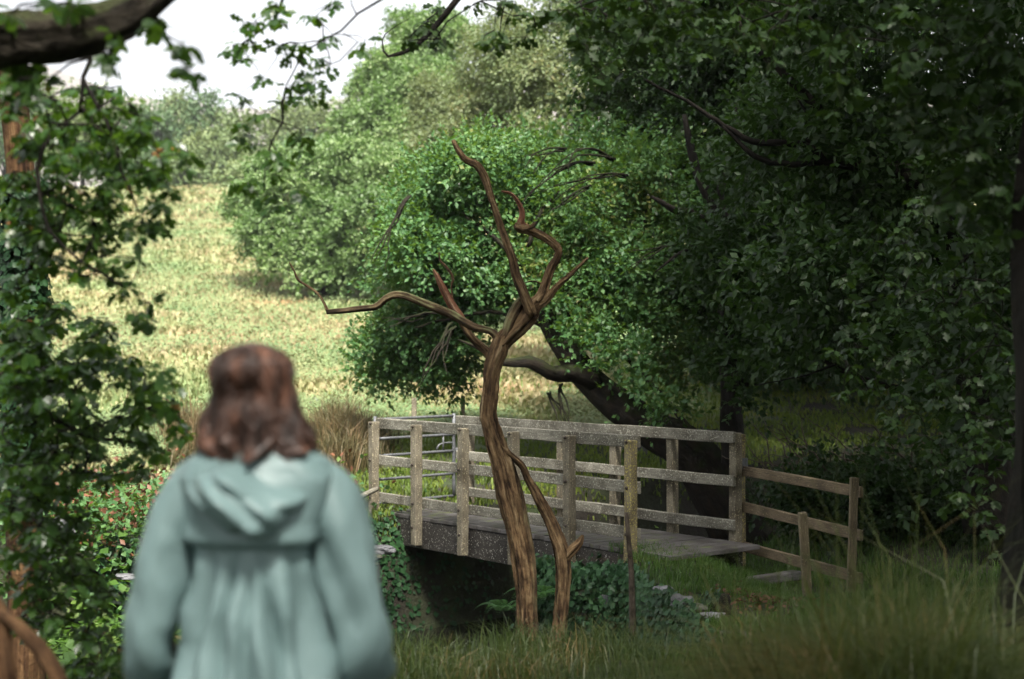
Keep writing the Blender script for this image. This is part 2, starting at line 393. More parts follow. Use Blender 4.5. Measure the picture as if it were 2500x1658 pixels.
M['deadleaf'] = leaf_mat('fallen_leaf', [(.0, (.06, .025, .012)), (1, (.19, .075, .035))], rough=.6, trans=.1, tcol=(.2, .08, .03), clump=3)
M['deadwood'] = bark_mat('bare_wood', [(.36, (.025, .014, .007)), (.47, (.13, .078, .04)), (.6, (.30, .20, .105)), (.74, (.50, .39, .24))], scale=34, stretch=.11, bump=1., dist=.03)
M['redwood'] = bark_mat('red_bare_wood', [(.35, (.10, .035, .02)), (.5, (.26, .12, .07)), (.68, (.45, .30, .20))], scale=26, stretch=.08, bump=.9, dist=.015)
M['mossbark'] = bark_mat('mossy_bark', [(.35, (.006, .005, .003)), (.7, (.030, .022, .014))], scale=14, stretch=.3, bump=.9, dist=.03, moss=(.016, .022, .005), mossamt=.34)
M['lichbark'] = bark_mat('lichen_bark', [(.36, (.03, .02, .012)), (.5, (.12, .08, .045)), (.68, (.24, .19, .10))], scale=22, stretch=.15, bump=1., dist=.015, moss=(.20, .21, .10), mossamt=.32)
M['darkbark'] = bark_mat('dark_bark', [(.35, (.006, .005, .004)), (.7, (.022, .017, .012))], scale=12, stretch=.3, bump=.8, dist=.03)
M['twig'] = bark_mat('pale_twig_bark', [(.35, (.06, .045, .035)), (.7, (.22, .18, .14))], scale=20, stretch=.3, bump=.3)
M['log'] = bark_mat('foreground_wood', [(.36, (.03, .014, .008)), (.52, (.14, .075, .035)), (.7, (.34, .21, .10))], scale=14, stretch=.12, bump=1, dist=.03)
M['timber'] = timber_mat('rail_timber', (.24, .225, .18), (.095, .088, .07), (.38, .37, .30), grain=(1.2, 14, 14))
M['post'] = timber_mat('post_timber', (.245, .215, .155), (.085, .072, .05), (.42, .37, .24), grain=(14, 14, 1.2), lich=.6)
M['lichpost'] = timber_mat('yellow_lichen_post', (.30, .25, .15), (.11, .085, .045), (.42, .36, .10), grain=(14, 14, 1.2), lich=.55, moss=(.20, .17, .07))
M['brown_timber'] = timber_mat('fence_timber', (.18, .135, .08), (.06, .042, .026), (.25, .20, .12), grain=(1.2, 14, 14), lich=.62)
M['brown_post'] = timber_mat('fence_post_timber', (.26, .205, .12), (.10, .075, .045), (.32, .27, .16), grain=(14, 14, 1.2), lich=.62)
M['plank'] = timber_mat('deck_plank', (.13, .12, .12), (.05, .045, .045), (.2, .2, .18), grain=(1.5, 16, 10), lich=.66, moss=(.10, .13, .02), rough=.55)
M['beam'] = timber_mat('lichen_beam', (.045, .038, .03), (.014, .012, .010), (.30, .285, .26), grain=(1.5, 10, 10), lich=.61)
M['galv'] = plain_mat('galvanised_tube', (.08, .083, .09), (.15, .155, .165), scale=30, rough=.55, bump=.1, metal=.3)
M['bolt'] = plain_mat('rusty_bolt', (.02, .014, .01), (.05, .035, .025), scale=60, rough=.7)
M['stone'] = plain_mat('grey_stone', (.06, .06, .06), (.17, .17, .18), scale=7, rough=.85, bump=.8, dist=.03)
M['palestone'] = plain_mat('pale_stone', (.10, .10, .112), (.26, .26, .28), scale=9, rough=.75, bump=.6, dist=.03)
M['mossstone'] = plain_mat('mossy_stone', (.035, .05, .015), (.10, .095, .08), scale=5, rough=.9, bump=.8, dist=.03)
M['hill'] = plain_mat('far_hill', (.13, .12, .11), (.17, .15, .14), scale=.02, rough=1, bump=0)
M['thatch'] = leaf_mat('dry_twig', [(.0, (.06, .035, .02)), (1, (.2, .13, .08))], rough=.7, trans=0, clump=2)

# ------------------------------------------------------------------ ground
def ground_mat():
    m, n, b = mat_base('ground')
    tc = N(n, 'ShaderNodeTexCoord'); at = N(n, 'ShaderNodeAttribute'); at.attribute_name = 'meadow'
    def nz(s, d=5):
        x = N(n, 'ShaderNodeTexNoise'); x.inputs['Scale'].default_value = s; x.inputs['Detail'].default_value = d; x.inputs['Roughness'].default_value = .65
        n.links.new(tc.outputs['Object'], x.inputs['Vector']); return x
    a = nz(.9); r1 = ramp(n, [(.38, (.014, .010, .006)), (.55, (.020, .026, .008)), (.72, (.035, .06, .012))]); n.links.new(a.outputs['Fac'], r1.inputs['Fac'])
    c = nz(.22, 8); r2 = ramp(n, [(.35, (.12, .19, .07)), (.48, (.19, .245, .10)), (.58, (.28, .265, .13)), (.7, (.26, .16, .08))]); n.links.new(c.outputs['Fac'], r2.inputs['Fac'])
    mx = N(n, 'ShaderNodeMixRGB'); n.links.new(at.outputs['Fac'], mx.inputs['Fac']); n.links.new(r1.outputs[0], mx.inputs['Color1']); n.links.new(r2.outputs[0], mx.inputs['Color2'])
    n.links.new(mx.outputs[0], b.inputs['Base Color']); b.inputs['Roughness'].default_value = .95
    d = nz(9, 8); bp = N(n, 'ShaderNodeBump'); bp.inputs['Strength'].default_value = .9; bp.inputs['Distance'].default_value = .06
    n.links.new(d.outputs['Fac'], bp.inputs['Height']); n.links.new(bp.outputs[0], b.inputs['Normal'])
    return m
xs = np.concatenate([-np.geomspace(700, 9, 40), np.arange(-8.8, 9, .22), np.geomspace(9, 700, 40)])
ys = np.concatenate([np.arange(-60, -6, 6), np.arange(-6, 26, .22), np.geomspace(26, 900, 110)])
X, Yg = np.meshgrid(xs, ys); Z = gz(X, Yg)
nx, ny = len(xs), len(ys)
idx = np.arange(nx * ny).reshape(ny, nx)
Q = np.stack([idx[:-1, :-1], idx[:-1, 1:], idx[1:, 1:], idx[1:, :-1]], -1).reshape(-1, 4)
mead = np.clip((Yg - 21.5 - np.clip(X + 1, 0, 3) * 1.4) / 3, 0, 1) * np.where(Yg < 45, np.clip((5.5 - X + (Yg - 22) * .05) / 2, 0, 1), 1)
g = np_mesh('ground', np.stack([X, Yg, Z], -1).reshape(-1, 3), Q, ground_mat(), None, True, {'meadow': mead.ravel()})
tag(g, kind='structure')

# stream in the gully
def water_mat():
    m, n, b = mat_base('stream_water'); b.inputs['Base Color'].default_value = (.012, .011, .008, 1); b.inputs['Roughness'].default_value = .12
    tc = N(n, 'ShaderNodeTexCoord'); nz = N(n, 'ShaderNodeTexNoise'); nz.inputs['Scale'].default_value = 7; n.links.new(tc.outputs['Object'], nz.inputs['Vector'])
    bp = N(n, 'ShaderNodeBump'); bp.inputs['Strength'].default_value = .4; bp.inputs['Distance'].default_value = .03
    n.links.new(nz.outputs['Fac'], bp.inputs['Height']); n.links.new(bp.outputs[0], b.inputs['Normal']); return m
tag(np_mesh('stream', np.array([[-11, 5, -1.4], [3, 14.0, -1.4], [9.5, 24, -1.4], [-6, 15, -1.4]]), np.array([[0, 1, 2, 3]]), water_mat()), kind='structure')

# hills far beyond the meadow
hp = [(-1500, 260), (-400, 190), (60, 150), (130, 152), (190, 185), (250, 228), (330, 246), (420, 236), (520, 262), (700, 270), (860, 236), (960, 214), (1200, 200), (2000, 230), (3800, 260)]
hx = np.linspace(-1500, 3800, 260); hv = []; YR = 760
hy = np.interp(hx, [p[0] for p in hp], [p[1] for p in hp])
hy = np.convolve(np.pad(hy, 4, 'edge'), np.ones(9) / 9, 'valid')
top = CZ - (hy + 2.5 * np.sin(hx * .05) + 1.5 * np.sin(hx * .13) - HY) / F * YR
rows = []
for k, (yy, fr) in enumerate([(430, .05), (520, .3), (610, .58), (690, .85), (760, 1.0), (880, .9)]):
    rows.append(np.stack([(hx - 1250) / F * YR * (yy / YR) ** .2, np.full_like(hx, yy), 22 + (top - 22) * fr], -1))
hv = np.concatenate(rows); hi = np.arange(len(hv)).reshape(len(rows), -1)
tag(np_mesh('hills', hv, np.stack([hi[:-1, :-1], hi[:-1, 1:], hi[1:, 1:], hi[1:, :-1]], -1).reshape(-1, 4), M['hill'], None, True), kind='structure')

# ------------------------------------------------------------------ trees of the background
def sphere_px(l):
    """(px, py, Y, rpx) -> lump in the world"""
    o = []
    for px, py, Y, r in l:
        p = P(px, py, Y); o.append((p.x, p.y, p.z, r / F * Y))
    return o

def sublumps(big, n, rs, seed=0):
    r = np.random.default_rng(seed); out = []
    for (x, y, z, R) in big:
        for _ in range(n):
            d = r.normal(size=3); d /= np.linalg.norm(d)
            if d[2] < -.5: d[2] = -d[2]
            q = R * (.5 + .42 * r.random())
            s = R * rs * (.45 + .9 * r.random())
            out.append((x + d[0] * q, y + d[1] * q, z + d[2] * q, s))
        out.append((x, y, z, R * .72))
    return out

def rlumps(n, pxr, pyr, Yr, rr_, seed):
    r = np.random.default_rng(seed); o = []
    for _ in range(n):
        Y = r.uniform(*Yr); p = P(r.uniform(*pxr), r.uniform(*pyr), Y); o.append((p.x, p.y, p.z, r.uniform(*rr_)))
    return o
def tree(name, base, label, cat, lumps, mat, n, size, trunk_r=.2, tmat='darkbark', limbs=6, up=.5, droop=.3, group=None, extra=None, shell=.28, inner=.12):
    t = empty(name, base, label, cat, group)
    L = np.array(lumps); c = np.average(L[:, :3], axis=0, weights=L[:, 3])
    tb = TB(); b = Vector(base)
    topz = c[2]
    tb.tube([b - Vector((0, 0, .3)), b + Vector((0, 0, (topz - b.z) * .4)) + Vector((trunk_r * .5, 0, 0)), Vector((c[0], c[1], topz))], [trunk_r * 1.3, trunk_r, trunk_r * .4], 8, .4, .05, .08)
    for i in range(min(limbs, len(lumps))):
        l = L[(i * 7919) % len(L)]; s = b.lerp(Vector(c), .35 + .5 * (i / max(limbs, 1)))
        tip = Vector(l[:3]); mid = s.lerp(tip, .5) + Vector((0, 0, -.1 * (tip - s).length))
        tb.tube([s, mid, tip], [trunk_r * .5, trunk_r * .3, trunk_r * .08], 6, .4, .05, .05, i)
    if extra: extra(tb)
    tb.build('trunk', M[tmat], t)
    V, Fc = crown_leaves(lumps, n, size, up=up, droop=droop, shell=shell, inner=inner, spread=.65 if mat == 'lime' else 1.)
    np_mesh('crown', V, Fc, M[mat], t)
    return t

def gpoint(px, Y):
    x = (px - 1250) / F * Y; return (x, Y, float(gz(x, Y)))

# large soft green trees on the field edge
big = sphere_px([(700, 560, 52, 95), (640, 500, 54, 62), (760, 440, 54, 80), (800, 620, 51, 95), (890, 560, 50, 90), (860, 420, 53, 90), (690, 650, 51, 60), (610, 570, 53, 48), (860, 690, 50, 60), (960, 480, 52, 90), (780, 690, 50, 55), (720, 640, 51, 60), (640, 610, 53, 50), (740, 530, 53, 85), (930, 650, 50, 80), (820, 520, 52, 90), (980, 600, 50, 80), (660, 440, 56, 50), (590, 520, 55, 40)])
tree('rounded_tree', gpoint(790, 52), 'dense rounded green tree at the lower corner of the field edge, billowing to the ground', 'tree', sublumps(big, 11, .40, 1), 'lime', 105000, .16, .35, up=.45, shell=.18, inner=.06)
big = sphere_px([(920, 330, 60, 105), (1000, 230, 62, 95), (960, 180, 64, 60), (1040, 140, 64, 80), (1010, 90, 66, 55), (1100, 100, 64, 70), (900, 240, 62, 60), (1080, 260, 60, 90), (1000, 380, 58, 90), (870, 350, 60, 60)])
tree('rounded_tree', gpoint(1010, 62), 'tallest green tree behind the rounded one, its crown against the white sky', 'tree', sublumps(big, 13, .40, 2), 'lime', 85000, .19, .4, up=.45, shell=.18, inner=.06)
# birches
big = sphere_px([(1240, 200, 42, 130), (1330, 280, 41, 120), (1180, 320, 42, 100), (1260, 110, 43, 80), (1400, 180, 41, 130), (1300, 400, 40, 110), (1150, 200, 43, 60), (1180, 110, 44, 45), (1430, 60, 42, 110)])
tree('birch_tree', gpoint(1290, 42), 'tall olive yellow birch with fine leaves behind the dead tree', 'tree', sublumps(big, 12, .45, 3), 'birch', 80000, .12, .16, 'twig', up=.2, droop=.8, shell=.5, inner=.3)
big = sphere_px([(1055, 250, 46, 55), (1070, 320, 45, 62), (1100, 390, 44, 70), (1040, 300, 46, 40)])
tree('birch_tree', gpoint(1070, 45), 'small domed olive birch to the left of the tall birch', 'tree', sublumps(big, 12, .45, 4), 'birch', 28000, .12, .12, 'twig', up=.2, droop=.8, shell=.5, inner=.3)

# far hedge line: individual trees
far = [  # px, base py, top py, half width px, Y, mat, label
    (440, 470, 232, 55, 150, 'olive', 'far sparse-topped tree rising above the hedge line left of the field end'),
    (510, 470, 250, 75, 140, 'bluegreen', 'far blue green tree in the hedge line behind the field end'),
    (600, 480, 290, 100, 130, 'olive', 'broad olive tree in the hedge line above the field end'),
    (520, 480, 340, 80, 126, 'olive', 'low olive tree at the top of the field'),
    (690, 500, 260, 85, 138, 'olive', 'olive tree in the hedge line behind the hanging oak spray'),
    (780, 500, 250, 80, 135, 'olive', 'pale olive tree in the hedge line, left of the tall green tree'),
    (860, 500, 262, 70, 140, 'olive', 'pale hedge line tree half behind the tall green tree'),
    (740, 510, 350, 80, 122, 'bluegreen', 'dark low tree in front of the hedge line by the rounded tree'),
    (380, 450, 270, 60, 140, 'bluegreen', 'blue green far tree at the left end of the open field'),
    (300, 440, 262, 70, 145, 'olive', 'far tree seen between the left oak leaves'),
    (200, 430, 232, 90, 145, 'olive', 'far pale tree below the hill at left'),
    (90, 430, 220, 90, 150, 'olive', 'far pale tree at the foot of the hill, far left'),
    (10, 430, 230, 80, 145, 'bluegreen', 'far tree at the left edge of the picture'),
    (455, 480, 400, 60, 122, 'olive', 'bushy low tree at the left of the top of the field'),
    (630, 500, 400, 70, 118, 'olive', 'bushy low tree at the right of the top of the field'),
]
for i, (px, by, ty, hw, Y, mt, lab) in enumerate(far):
    r = np.random.default_rng(50 + i); lum = []
    H = (by - ty) / F * Y; W_ = hw / F * Y; bz = CZ - (by - HY) / F * Y; cx = (px - 1250) / F * Y
    for _ in range(26):
        a = r.random() * 6.28; h = r.random(); q = math.sqrt(max(.02, 1 - (abs(h - .42) / .6) ** 2)) * (.35 + .6 * r.random())
        s = W_ * (.26 + .16 * r.random())
        lum.append((cx + math.cos(a) * W_ * q * .85, Y + math.sin(a) * W_ * q * .85, bz + H * .04 + (H - s) * h, s))
    bz2 = float(gz(cx, Y))
    tree('field_edge_tree', (cx, Y, bz2), lab, 'tree', lum, mt, 8000, .42, .25, limbs=4, up=.45, group='trees in the far hedge line')

# living leaning oak behind the bridge
oak_l = sphere_px([(1080, 470, 22, 75), (1180, 420, 23, 85), (1300, 400, 23, 80), (1400, 470, 22, 100), (1200, 520, 22, 95), (1080, 560, 22, 70), (990, 520, 23, 55), (1000, 620, 22, 70),
                   (1100, 650, 21.5, 75), (1300, 560, 22, 95), (1330, 660, 21.5, 80), (1430, 600, 21, 95), (1450, 720, 20.5, 85), (1530, 560, 21.5, 90), (1540, 680, 20.5, 80),
                   (1570, 800, 20.5, 85), (1480, 820, 20.5, 55), (1660, 700, 21, 90), (1650, 860, 21, 80), (960, 850, 22.5, 75), (1030, 790, 22, 75), (1100, 860, 22, 75), (930, 930, 22.5, 45),
                   (1010, 940, 22.5, 65), (1090, 950, 22.5, 50), (1150, 790, 22, 55), (1110, 740, 22, 50), (1380, 760, 21, 50), (1560, 450, 22, 90), (1660, 560, 21.5, 80), (1480, 380, 23, 80), (1620, 950, 21, 55), (1400, 820, 19.9, 40), (1480, 900, 19.6, 40), (1560, 960, 19.2, 45), (1640, 1010, 19.0, 42), (1350, 760, 20.2, 35), (1450, 840, 20, 40), (1540, 880, 19.6, 50)])
def oak_limbs(tb):
    Y = 20.3
    tb.tube([P(1830, 1330, 19.6), P(1750, 1190, 19.6), P(1660, 1085, 19.8), P(1580, 1040, 20), P(1500, 985, 20.2), P(1440, 925, 20.4), P(1390, 860, 20.6), P(1345, 800, 20.9), P(1320, 700, 21.2), P(1290, 600, 21.6)],
            [.44, .36, .31, .27, .25, .22, .19, .15, .10, .05], 14, .12, .08, .12, 3)
    tb.tube([P(1450, 930, 20.2), P(1400, 912, 20.0), P(1350, 912, 19.9), P(1318, 896, 19.8), P(1290, 884, 19.7), P(1255, 886, 19.7), P(1215, 880, 19.7), P(1170, 850, 19.8), P(1120, 830, 20)],
            [.16, .12, .095, .10, .085, .065, .05, .03, .012], 10, .08, .12, .12, 4)
    r = random.Random(5)
    for (a, b_, c_, w_) in [((1345, 800), (1420, 740), (1500, 640), .07), ((1320, 700), (1230, 600), (1130, 520), .06), ((1390, 860), (1500, 780), (1600, 690), .08), ((1290, 600), (1330, 500), (1420, 430), .04), ((1345, 800), (1200, 760), (1010, 800), .05),
                            ((1500, 640), (1560, 560), (1590, 480), .035)]:
        tb.tube([P(*a, 20.9), P(*b_, 21), P(*c_, 21.3)], [w_, w_ * .7, .015], 6, .15, .1, .1, 9, .05)
    # fine bare twigs showing in the crown
    for (a, b_, c_) in [((1530, 300 + 130), (1450, 425), (1330, 470)), ((1450, 400), (1380, 415), (1270, 490)), ((1500, 390), (1420, 370), (1360, 410)), ((1380, 365), (1330, 380), (1290, 400)), ((1440, 455), (1370, 500), (1350, 520)),
                        ((1650, 600), (1600, 605), (1560, 640)), ((1100, 790), (1060, 850), (1040, 930)), ((1110, 800), (1090, 850), (1085, 900)), ((1080, 760), (1000, 770), (950, 800)), ((1000, 480), (950, 560), (930, 640)), ((1340, 960), (1365, 1000), (1380, 1060)), ((1370, 940), (1375, 1000), (1400, 1070))]:
        for k in range(3):
            o1 = [r.uniform(-25, 25) for _ in range(4)]
            tb.tube([P(a[0], a[1], 20.2), P(b_[0] + o1[0] * .5, b_[1] + o1[1] * .5, 19.9), P(c_[0] + o1[2], c_[1] + o1[3], 19.7)], [.018, .012, .005], 5, .15, .1, 0, k, .05)
ob = gpoint(1740, 19.6)
tree('leaning_oak', ob, 'living oak with mossy leaning trunk and glossy green crown behind the footbridge', 'tree', sublumps(oak_l, 7, .46, 5) + rlumps(80, (960, 1720), (400, 770), (20.8, 23.5), (.35, .6), 61) + rlumps(26, (900, 1130), (780, 960), (21.8, 23), (.25, .4), 62), 'oak', 170000, .095, .05, 'mossbark', limbs=0, up=.5, extra=oak_limbs, shell=.4, inner=.25)

# slender dark tree right of the bridge
sl_l = sphere_px([(1700, 330, 22, 110), (1640, 250, 22.5, 95), (1780, 200, 22, 120), (1860, 320, 21.5, 110), (1560, 200, 23, 90), (1600, 330, 23, 85), (1760, 620, 21.5, 60), (1850, 480, 21, 100), (1500, 110, 24, 80), (1640, 120, 23, 100), (1900, 600, 20.5, 110),
                  (1860, 780, 20.5, 100), (1700, 440, 22, 50), (1980, 700, 20, 100), (1800, 900, 21, 70), (1740, 760, 21.5, 70), (1550, 40, 24, 90), (1700, 20, 23, 110), (1950, 60, 22, 130), (1480, 270, 24, 70), (1730, 660, 18.4, 40), (1800, 740, 18.4, 38), (1830, 600, 18.5, 45), (1750, 900, 18.4, 40), (1690, 560, 18.4, 30), (1800, 430, 18.5, 50), (1830, 980, 18.4, 35)])
def slender(tb):
    Y = 19.2
    tb.tube([P(1790, 1130, Y), P(1784, 1000, Y), P(1777, 855, Y), P(1774, 700, Y), P(1772, 551, Y), P(1745, 505, Y), P(1712, 446, Y), P(1691, 380, Y), P(1670, 280, Y)], [.17, .14, .12, .11, .11, .085, .07, .06, .03], 10, .15, .1, .1, 2)
    tb.tube([P(1772, 551, Y), P(1757, 492, Y), P(1764, 440, Y), P(1790, 350, Y), P(1800, 240, Y)], [.09, .06, .06, .04, .02], 8, .15, .1, .1, 3)
    tb.tube([P(1770, 560, Y), P(1716, 533, Y), P(1685, 517, Y), P(1650, 515, Y), P(1620, 497, Y), P(1590, 480, Y)], [.06, .055, .05, .045, .035, .015], 8, .1, .15, .1, 4)
    tb.tube([P(1740, 600, Y), P(1700, 600, Y), P(1650, 625, Y), P(1600, 665, Y)], [.02, .03, .025, .01], 6, .1, .1, .1, 4)
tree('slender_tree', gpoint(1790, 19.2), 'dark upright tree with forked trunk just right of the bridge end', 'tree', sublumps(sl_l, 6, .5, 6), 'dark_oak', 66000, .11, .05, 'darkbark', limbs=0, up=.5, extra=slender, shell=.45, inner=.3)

# dark wood on the right
def right_branches(tb):
    Y = 15
    for pts, w_ in [([(2152, 391), (2086, 406), (2010, 396), (1934, 401), (1858, 391), (1807, 350), (1757, 299)], .055),
                    ([(2010, 396), (1970, 355), (1899, 350), (1838, 345), (1787, 320), (1746, 294), (1696, 259), (1630, 223), (1574, 198)], .045),
                    ([(2060, 330), (1899, 167), (1858, 132), (1817, 91), (1802, 40)], .05), ([(1970, 355), (1975, 310), (1966, 270), (1940, 235)], .03),
                    ([(2040, 890), (1950, 920), (1840, 940)], .014), ([(2200, 700), (2010, 640), (1900, 680)], .02)]:
        tb.tube([P(a, b_, Y) for a, b_ in pts], list(np.linspace(w_, w_ * .3, len(pts))), 7, .1, .15, .1, 3, .02)
    tb.tube([P(2420, 1300, 15.5), P(2400, 900, 15.5), P(2330, 600, 15.3), P(2220, 430, 15), P(2130, 395, 15)], [.28, .24, .18, .12, .07], 10, .2, .1, .1, 5)
dl = rlumps(44, (1930, 2700), (-500, 880), (14, 17), (.5, .9), 21) + rlumps(16, (1790, 2300), (620, 900), (17, 19.5), (.5, .7), 26) 
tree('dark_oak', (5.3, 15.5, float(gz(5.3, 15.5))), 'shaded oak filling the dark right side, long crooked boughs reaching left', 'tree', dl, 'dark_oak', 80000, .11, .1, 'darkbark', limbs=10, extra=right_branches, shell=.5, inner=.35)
dl = rlumps(44, (1750, 2800), (-300, 880), (22, 27), (1.0, 1.6), 22)
tree('dark_oak', (8.0, 25, float(gz(8, 25))), 'deep shaded tree standing behind the dark oak at the right', 'tree', dl, 'dark_oak', 48000, .18, .3, limbs=8, shell=.5, inner=.3)
dl = rlumps(26, (1350, 2100), (-250, 600), (28, 34), (1.3, 2.0), 23)
tree('dark_oak', (5.0, 31, float(gz(5, 31))), 'tall shaded tree behind the leaning oak, above the right half of the bridge', 'tree', dl, 'oak', 50000, .19, .3, limbs=8, shell=.5, inner=.3)
dl = rlumps(26, (2330, 3400), (-400, 1250), (9, 13), (.6, 1.0), 24)
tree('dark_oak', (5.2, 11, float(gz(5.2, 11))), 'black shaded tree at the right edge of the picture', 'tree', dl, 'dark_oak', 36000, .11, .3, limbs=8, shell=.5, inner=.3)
dl = rlumps(30, (1900, 2700), (1210, 1330), (16.3, 18.2), (.3, .5), 25)  # added dark leaf masses standing in for shade behind the fence
t = empty('shade_bush', (4.6, 17.2, -.1), 'low dark bush added behind the brown fence to stand in for shade', 'bush')
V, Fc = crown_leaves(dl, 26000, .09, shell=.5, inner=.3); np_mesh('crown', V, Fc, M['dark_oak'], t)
for k, (pr, yr, Yr, nn, lab) in enumerate([((1680, 2150), (740, 985), (29, 33), 24, 'dark bushes closing the view behind the slender tree'), ((2100, 2700), (720, 1000), (27, 33), 26, 'dark bushes at the back of the wood on the right')]):
    dl = rlumps(nn, pr, yr, Yr, (.7, 1.1), 60 + k); q = dl[0]
    t = empty('woodland_bush', (q[0], q[1], float(gz(q[0], q[1]))), lab, 'bush', 'bushes at the back of the wood')
    V, Fc = crown_leaves(dl, 16000, .17, shell=.5, inner=.3); np_mesh('crown', V, Fc, M['dark_oak'], t)
# bare twiggy scrub right of the bridge
tb = TB(); r = random.Random(3)
for k in range(46):
    a = P(r.uniform(1850, 2350), r.uniform(1150, 1230), 17.5 + r.uniform(-.8, .8)); dx = r.uniform(-1, .3)
    p1 = a + Vector((dx * .5, 0, r.uniform(.2, .5))); p2 = p1 + Vector((dx * .6 + r.uniform(-.2, .2), r.uniform(-.2, .2), r.uniform(-.05, .45)))
    tb.tube([a, p1, p2], [.012, .009, .003], 5, .12, .1, 0, k, .06)
o = tb.build('bramble_scrub', M['twig']); tag(o, 'tangle of bare twigs in front of the lit mossy ground right of the bridge', 'scrub', kind='stuff')

# ------------------------------------------------------------------ meadow cover
def blades(pos, h, wd, lean, curl=.4, seed=0, dirbias=None):
    """one bent blade per position: 3 triangles"""
    r = np.random.default_rng(seed); n = len(pos)
    a = r.random(n) * 6.2832; d = np.stack([np.cos(a), np.sin(a), np.zeros(n)], -1)
    sd = np.stack([-np.sin(a), np.cos(a), np.zeros(n)], -1)
    b2 = r.random(n) * 6.2832; sd = np.stack([np.cos(b2), np.sin(b2), np.zeros(n)], -1)
    h = h * (.55 + .6 * r.random(n)); l = lean * r.random(n)
    H = h[:, None]; l_ = l[:, None]; w_ = wd * (.6 + .8 * r.random(n))[:, None]
    up = np.array([0, 0, 1.])
    mid = pos + up * H * .6 + d * l_ * H * .3; tip = pos + up * H * (1 - .45 * l_ * curl * 2) + d * l_ * H * (.85 + curl)
    V = np.stack([pos - sd * w_, pos + sd * w_, mid + sd * w_ * .75, mid - sd * w_ * .75, tip], 1).reshape(-1, 3)
    base = (np.arange(n) * 5)[:, None, None]
    Fc = (base + np.array([[0, 1, 2], [0, 2, 3], [3, 2, 4]])[None]).reshape(-1, 3)
    return V, Fc

def wedge(n, pxr, Yr, power=1.0):
    u = rng.random(n); lo, hi = Yr
    Y = lo * (hi / lo) ** (u ** power)
    px = pxr[0] + (pxr[1] - pxr[0]) * rng.random(n)
    x = (px - 1250) / F * Y
    return np.stack([x, Y, gz(x, Y)], -1)

p = wedge(80000, (-150, 1500), (19.5, 135)); p = p[(p[:, 1] > 24.5) | (p[:, 0] < -2.5)]; hh = .08 + .0035 * p[:, 1]
V, Fc = blades(p, hh, (.006 + .0011 * p[:, 1])[:, None], .9, seed=1)
tag(np_mesh('meadow_grass', V, Fc, M['meadow']), 'pale straw and green grass covering the rising field', 'grass', kind='stuff')
p = wedge(300000, (-150, 1500), (22, 125))
p = p[(p[:, 1] > 24.5) | (p[:, 0] < -2.5)]
q = np.sin(p[:, 0] * .45 + 2 * np.sin(p[:, 1] * .12)) * np.sin(p[:, 1] * .21 + 1 + .3 * p[:, 0]) + .35 * np.sin(p[:, 0] * 1.9) * np.sin(p[:, 1] * .9)
p = p[q > -.05]; n = len(p); p[:, 2] += rng.random(n) * (.16 + .003 * p[:, 1])
nr = unit(n) * .3 + np.array([0, -.25, 1.]); ax = np.cross(nr, unit(n))
V, Fc = leaves_arr(p, ax, nr, (.03 + .0008 * p[:, 1]) * (.6 + .8 * rng.random(n)), TRI_V, TRI_F, 1.4)
tag(np_mesh('bracken', V, Fc, M['bracken']), 'patches of green and rusty bracken over the field', 'bracken', kind='stuff')
# rushes at the far end of the bridge
cl = []; hh = []
for k in range(80):
    cxp = rng.choice([470, 815, 830, 860]); px = rng.normal(cxp, 38); Y = rng.uniform(20.5, 25)
    c = np.array(gpoint(px, Y)); m = 120; cc = c + np.stack([rng.normal(0, .16, m), rng.normal(0, .16, m), np.zeros(m)], -1); cl.append(cc)
    hh.append(np.full(m, (.45 + .45 * rng.random()) * math.exp(-((px - cxp) / 90) ** 2)))
p = np.concatenate(cl); V, Fc = blades(p, np.concatenate(hh) * (.6 + .6 * rng.random(len(p))) * 1.1, .006, .8, seed=4)
tag(np_mesh('rush_bed', V, Fc, M['rush']), 'tall brown rushes growing on the far bank left of the bridge gate', 'rushes', kind='stuff')
# bright short grass beyond the bridge, seen through the rails
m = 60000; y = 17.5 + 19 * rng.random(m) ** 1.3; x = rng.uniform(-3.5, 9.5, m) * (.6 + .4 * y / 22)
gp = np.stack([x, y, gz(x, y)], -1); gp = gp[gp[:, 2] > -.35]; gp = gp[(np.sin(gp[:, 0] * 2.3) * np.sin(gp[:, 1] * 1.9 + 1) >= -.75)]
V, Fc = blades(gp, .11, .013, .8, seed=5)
tag(np_mesh('bank_grass', V, Fc, M['lit_moss_turf']), 'short mossy green grass on the far bank behind the bridge', 'grass', kind='stuff')
# near bank grass right of the gully
m = 66000; y = rng.uniform(7.5, 17.5, m); x = 1.0 + rng.random(m) * (3.2 + (y - 7.5) * .28)
gp = np.stack([x, y, gz(x, y)], -1); gp = gp[(gp[:, 2] > -.5)]
pt = np.sin(gp[:, 0] * 2.1 + 1) * np.sin(gp[:, 1] * 1.7); gp = gp[(pt > -.35) | (rng.random(len(gp)) < .25)]
V, Fc = blades(gp, .13, .004, .9, seed=6)
tag(np_mesh('bank_turf', V, Fc, M['grass']), 'bright green grass on the near bank below the bridge end', 'grass', kind='stuff')
# foreground grass along the bottom
m = 17000; x = rng.uniform(-2.5, 3.2, m); y = rng.uniform(6.3, 10.2, m)
gp = np.stack([x, y, gz(x, y)], -1)
pt = np.sin(gp[:, 0] * 3.1 + gp[:, 1]) * np.sin(gp[:, 1] * 2.3 + 1); gp = gp[(pt > -.1) | (rng.random(m) < .15)]
V, Fc = blades(gp, .33, .004, .9, seed=7)
tag(np_mesh('foreground_grass', V, Fc, M['sedge']), 'long loose grass at the foot of the dead tree along the bottom of the picture', 'grass', kind='stuff')
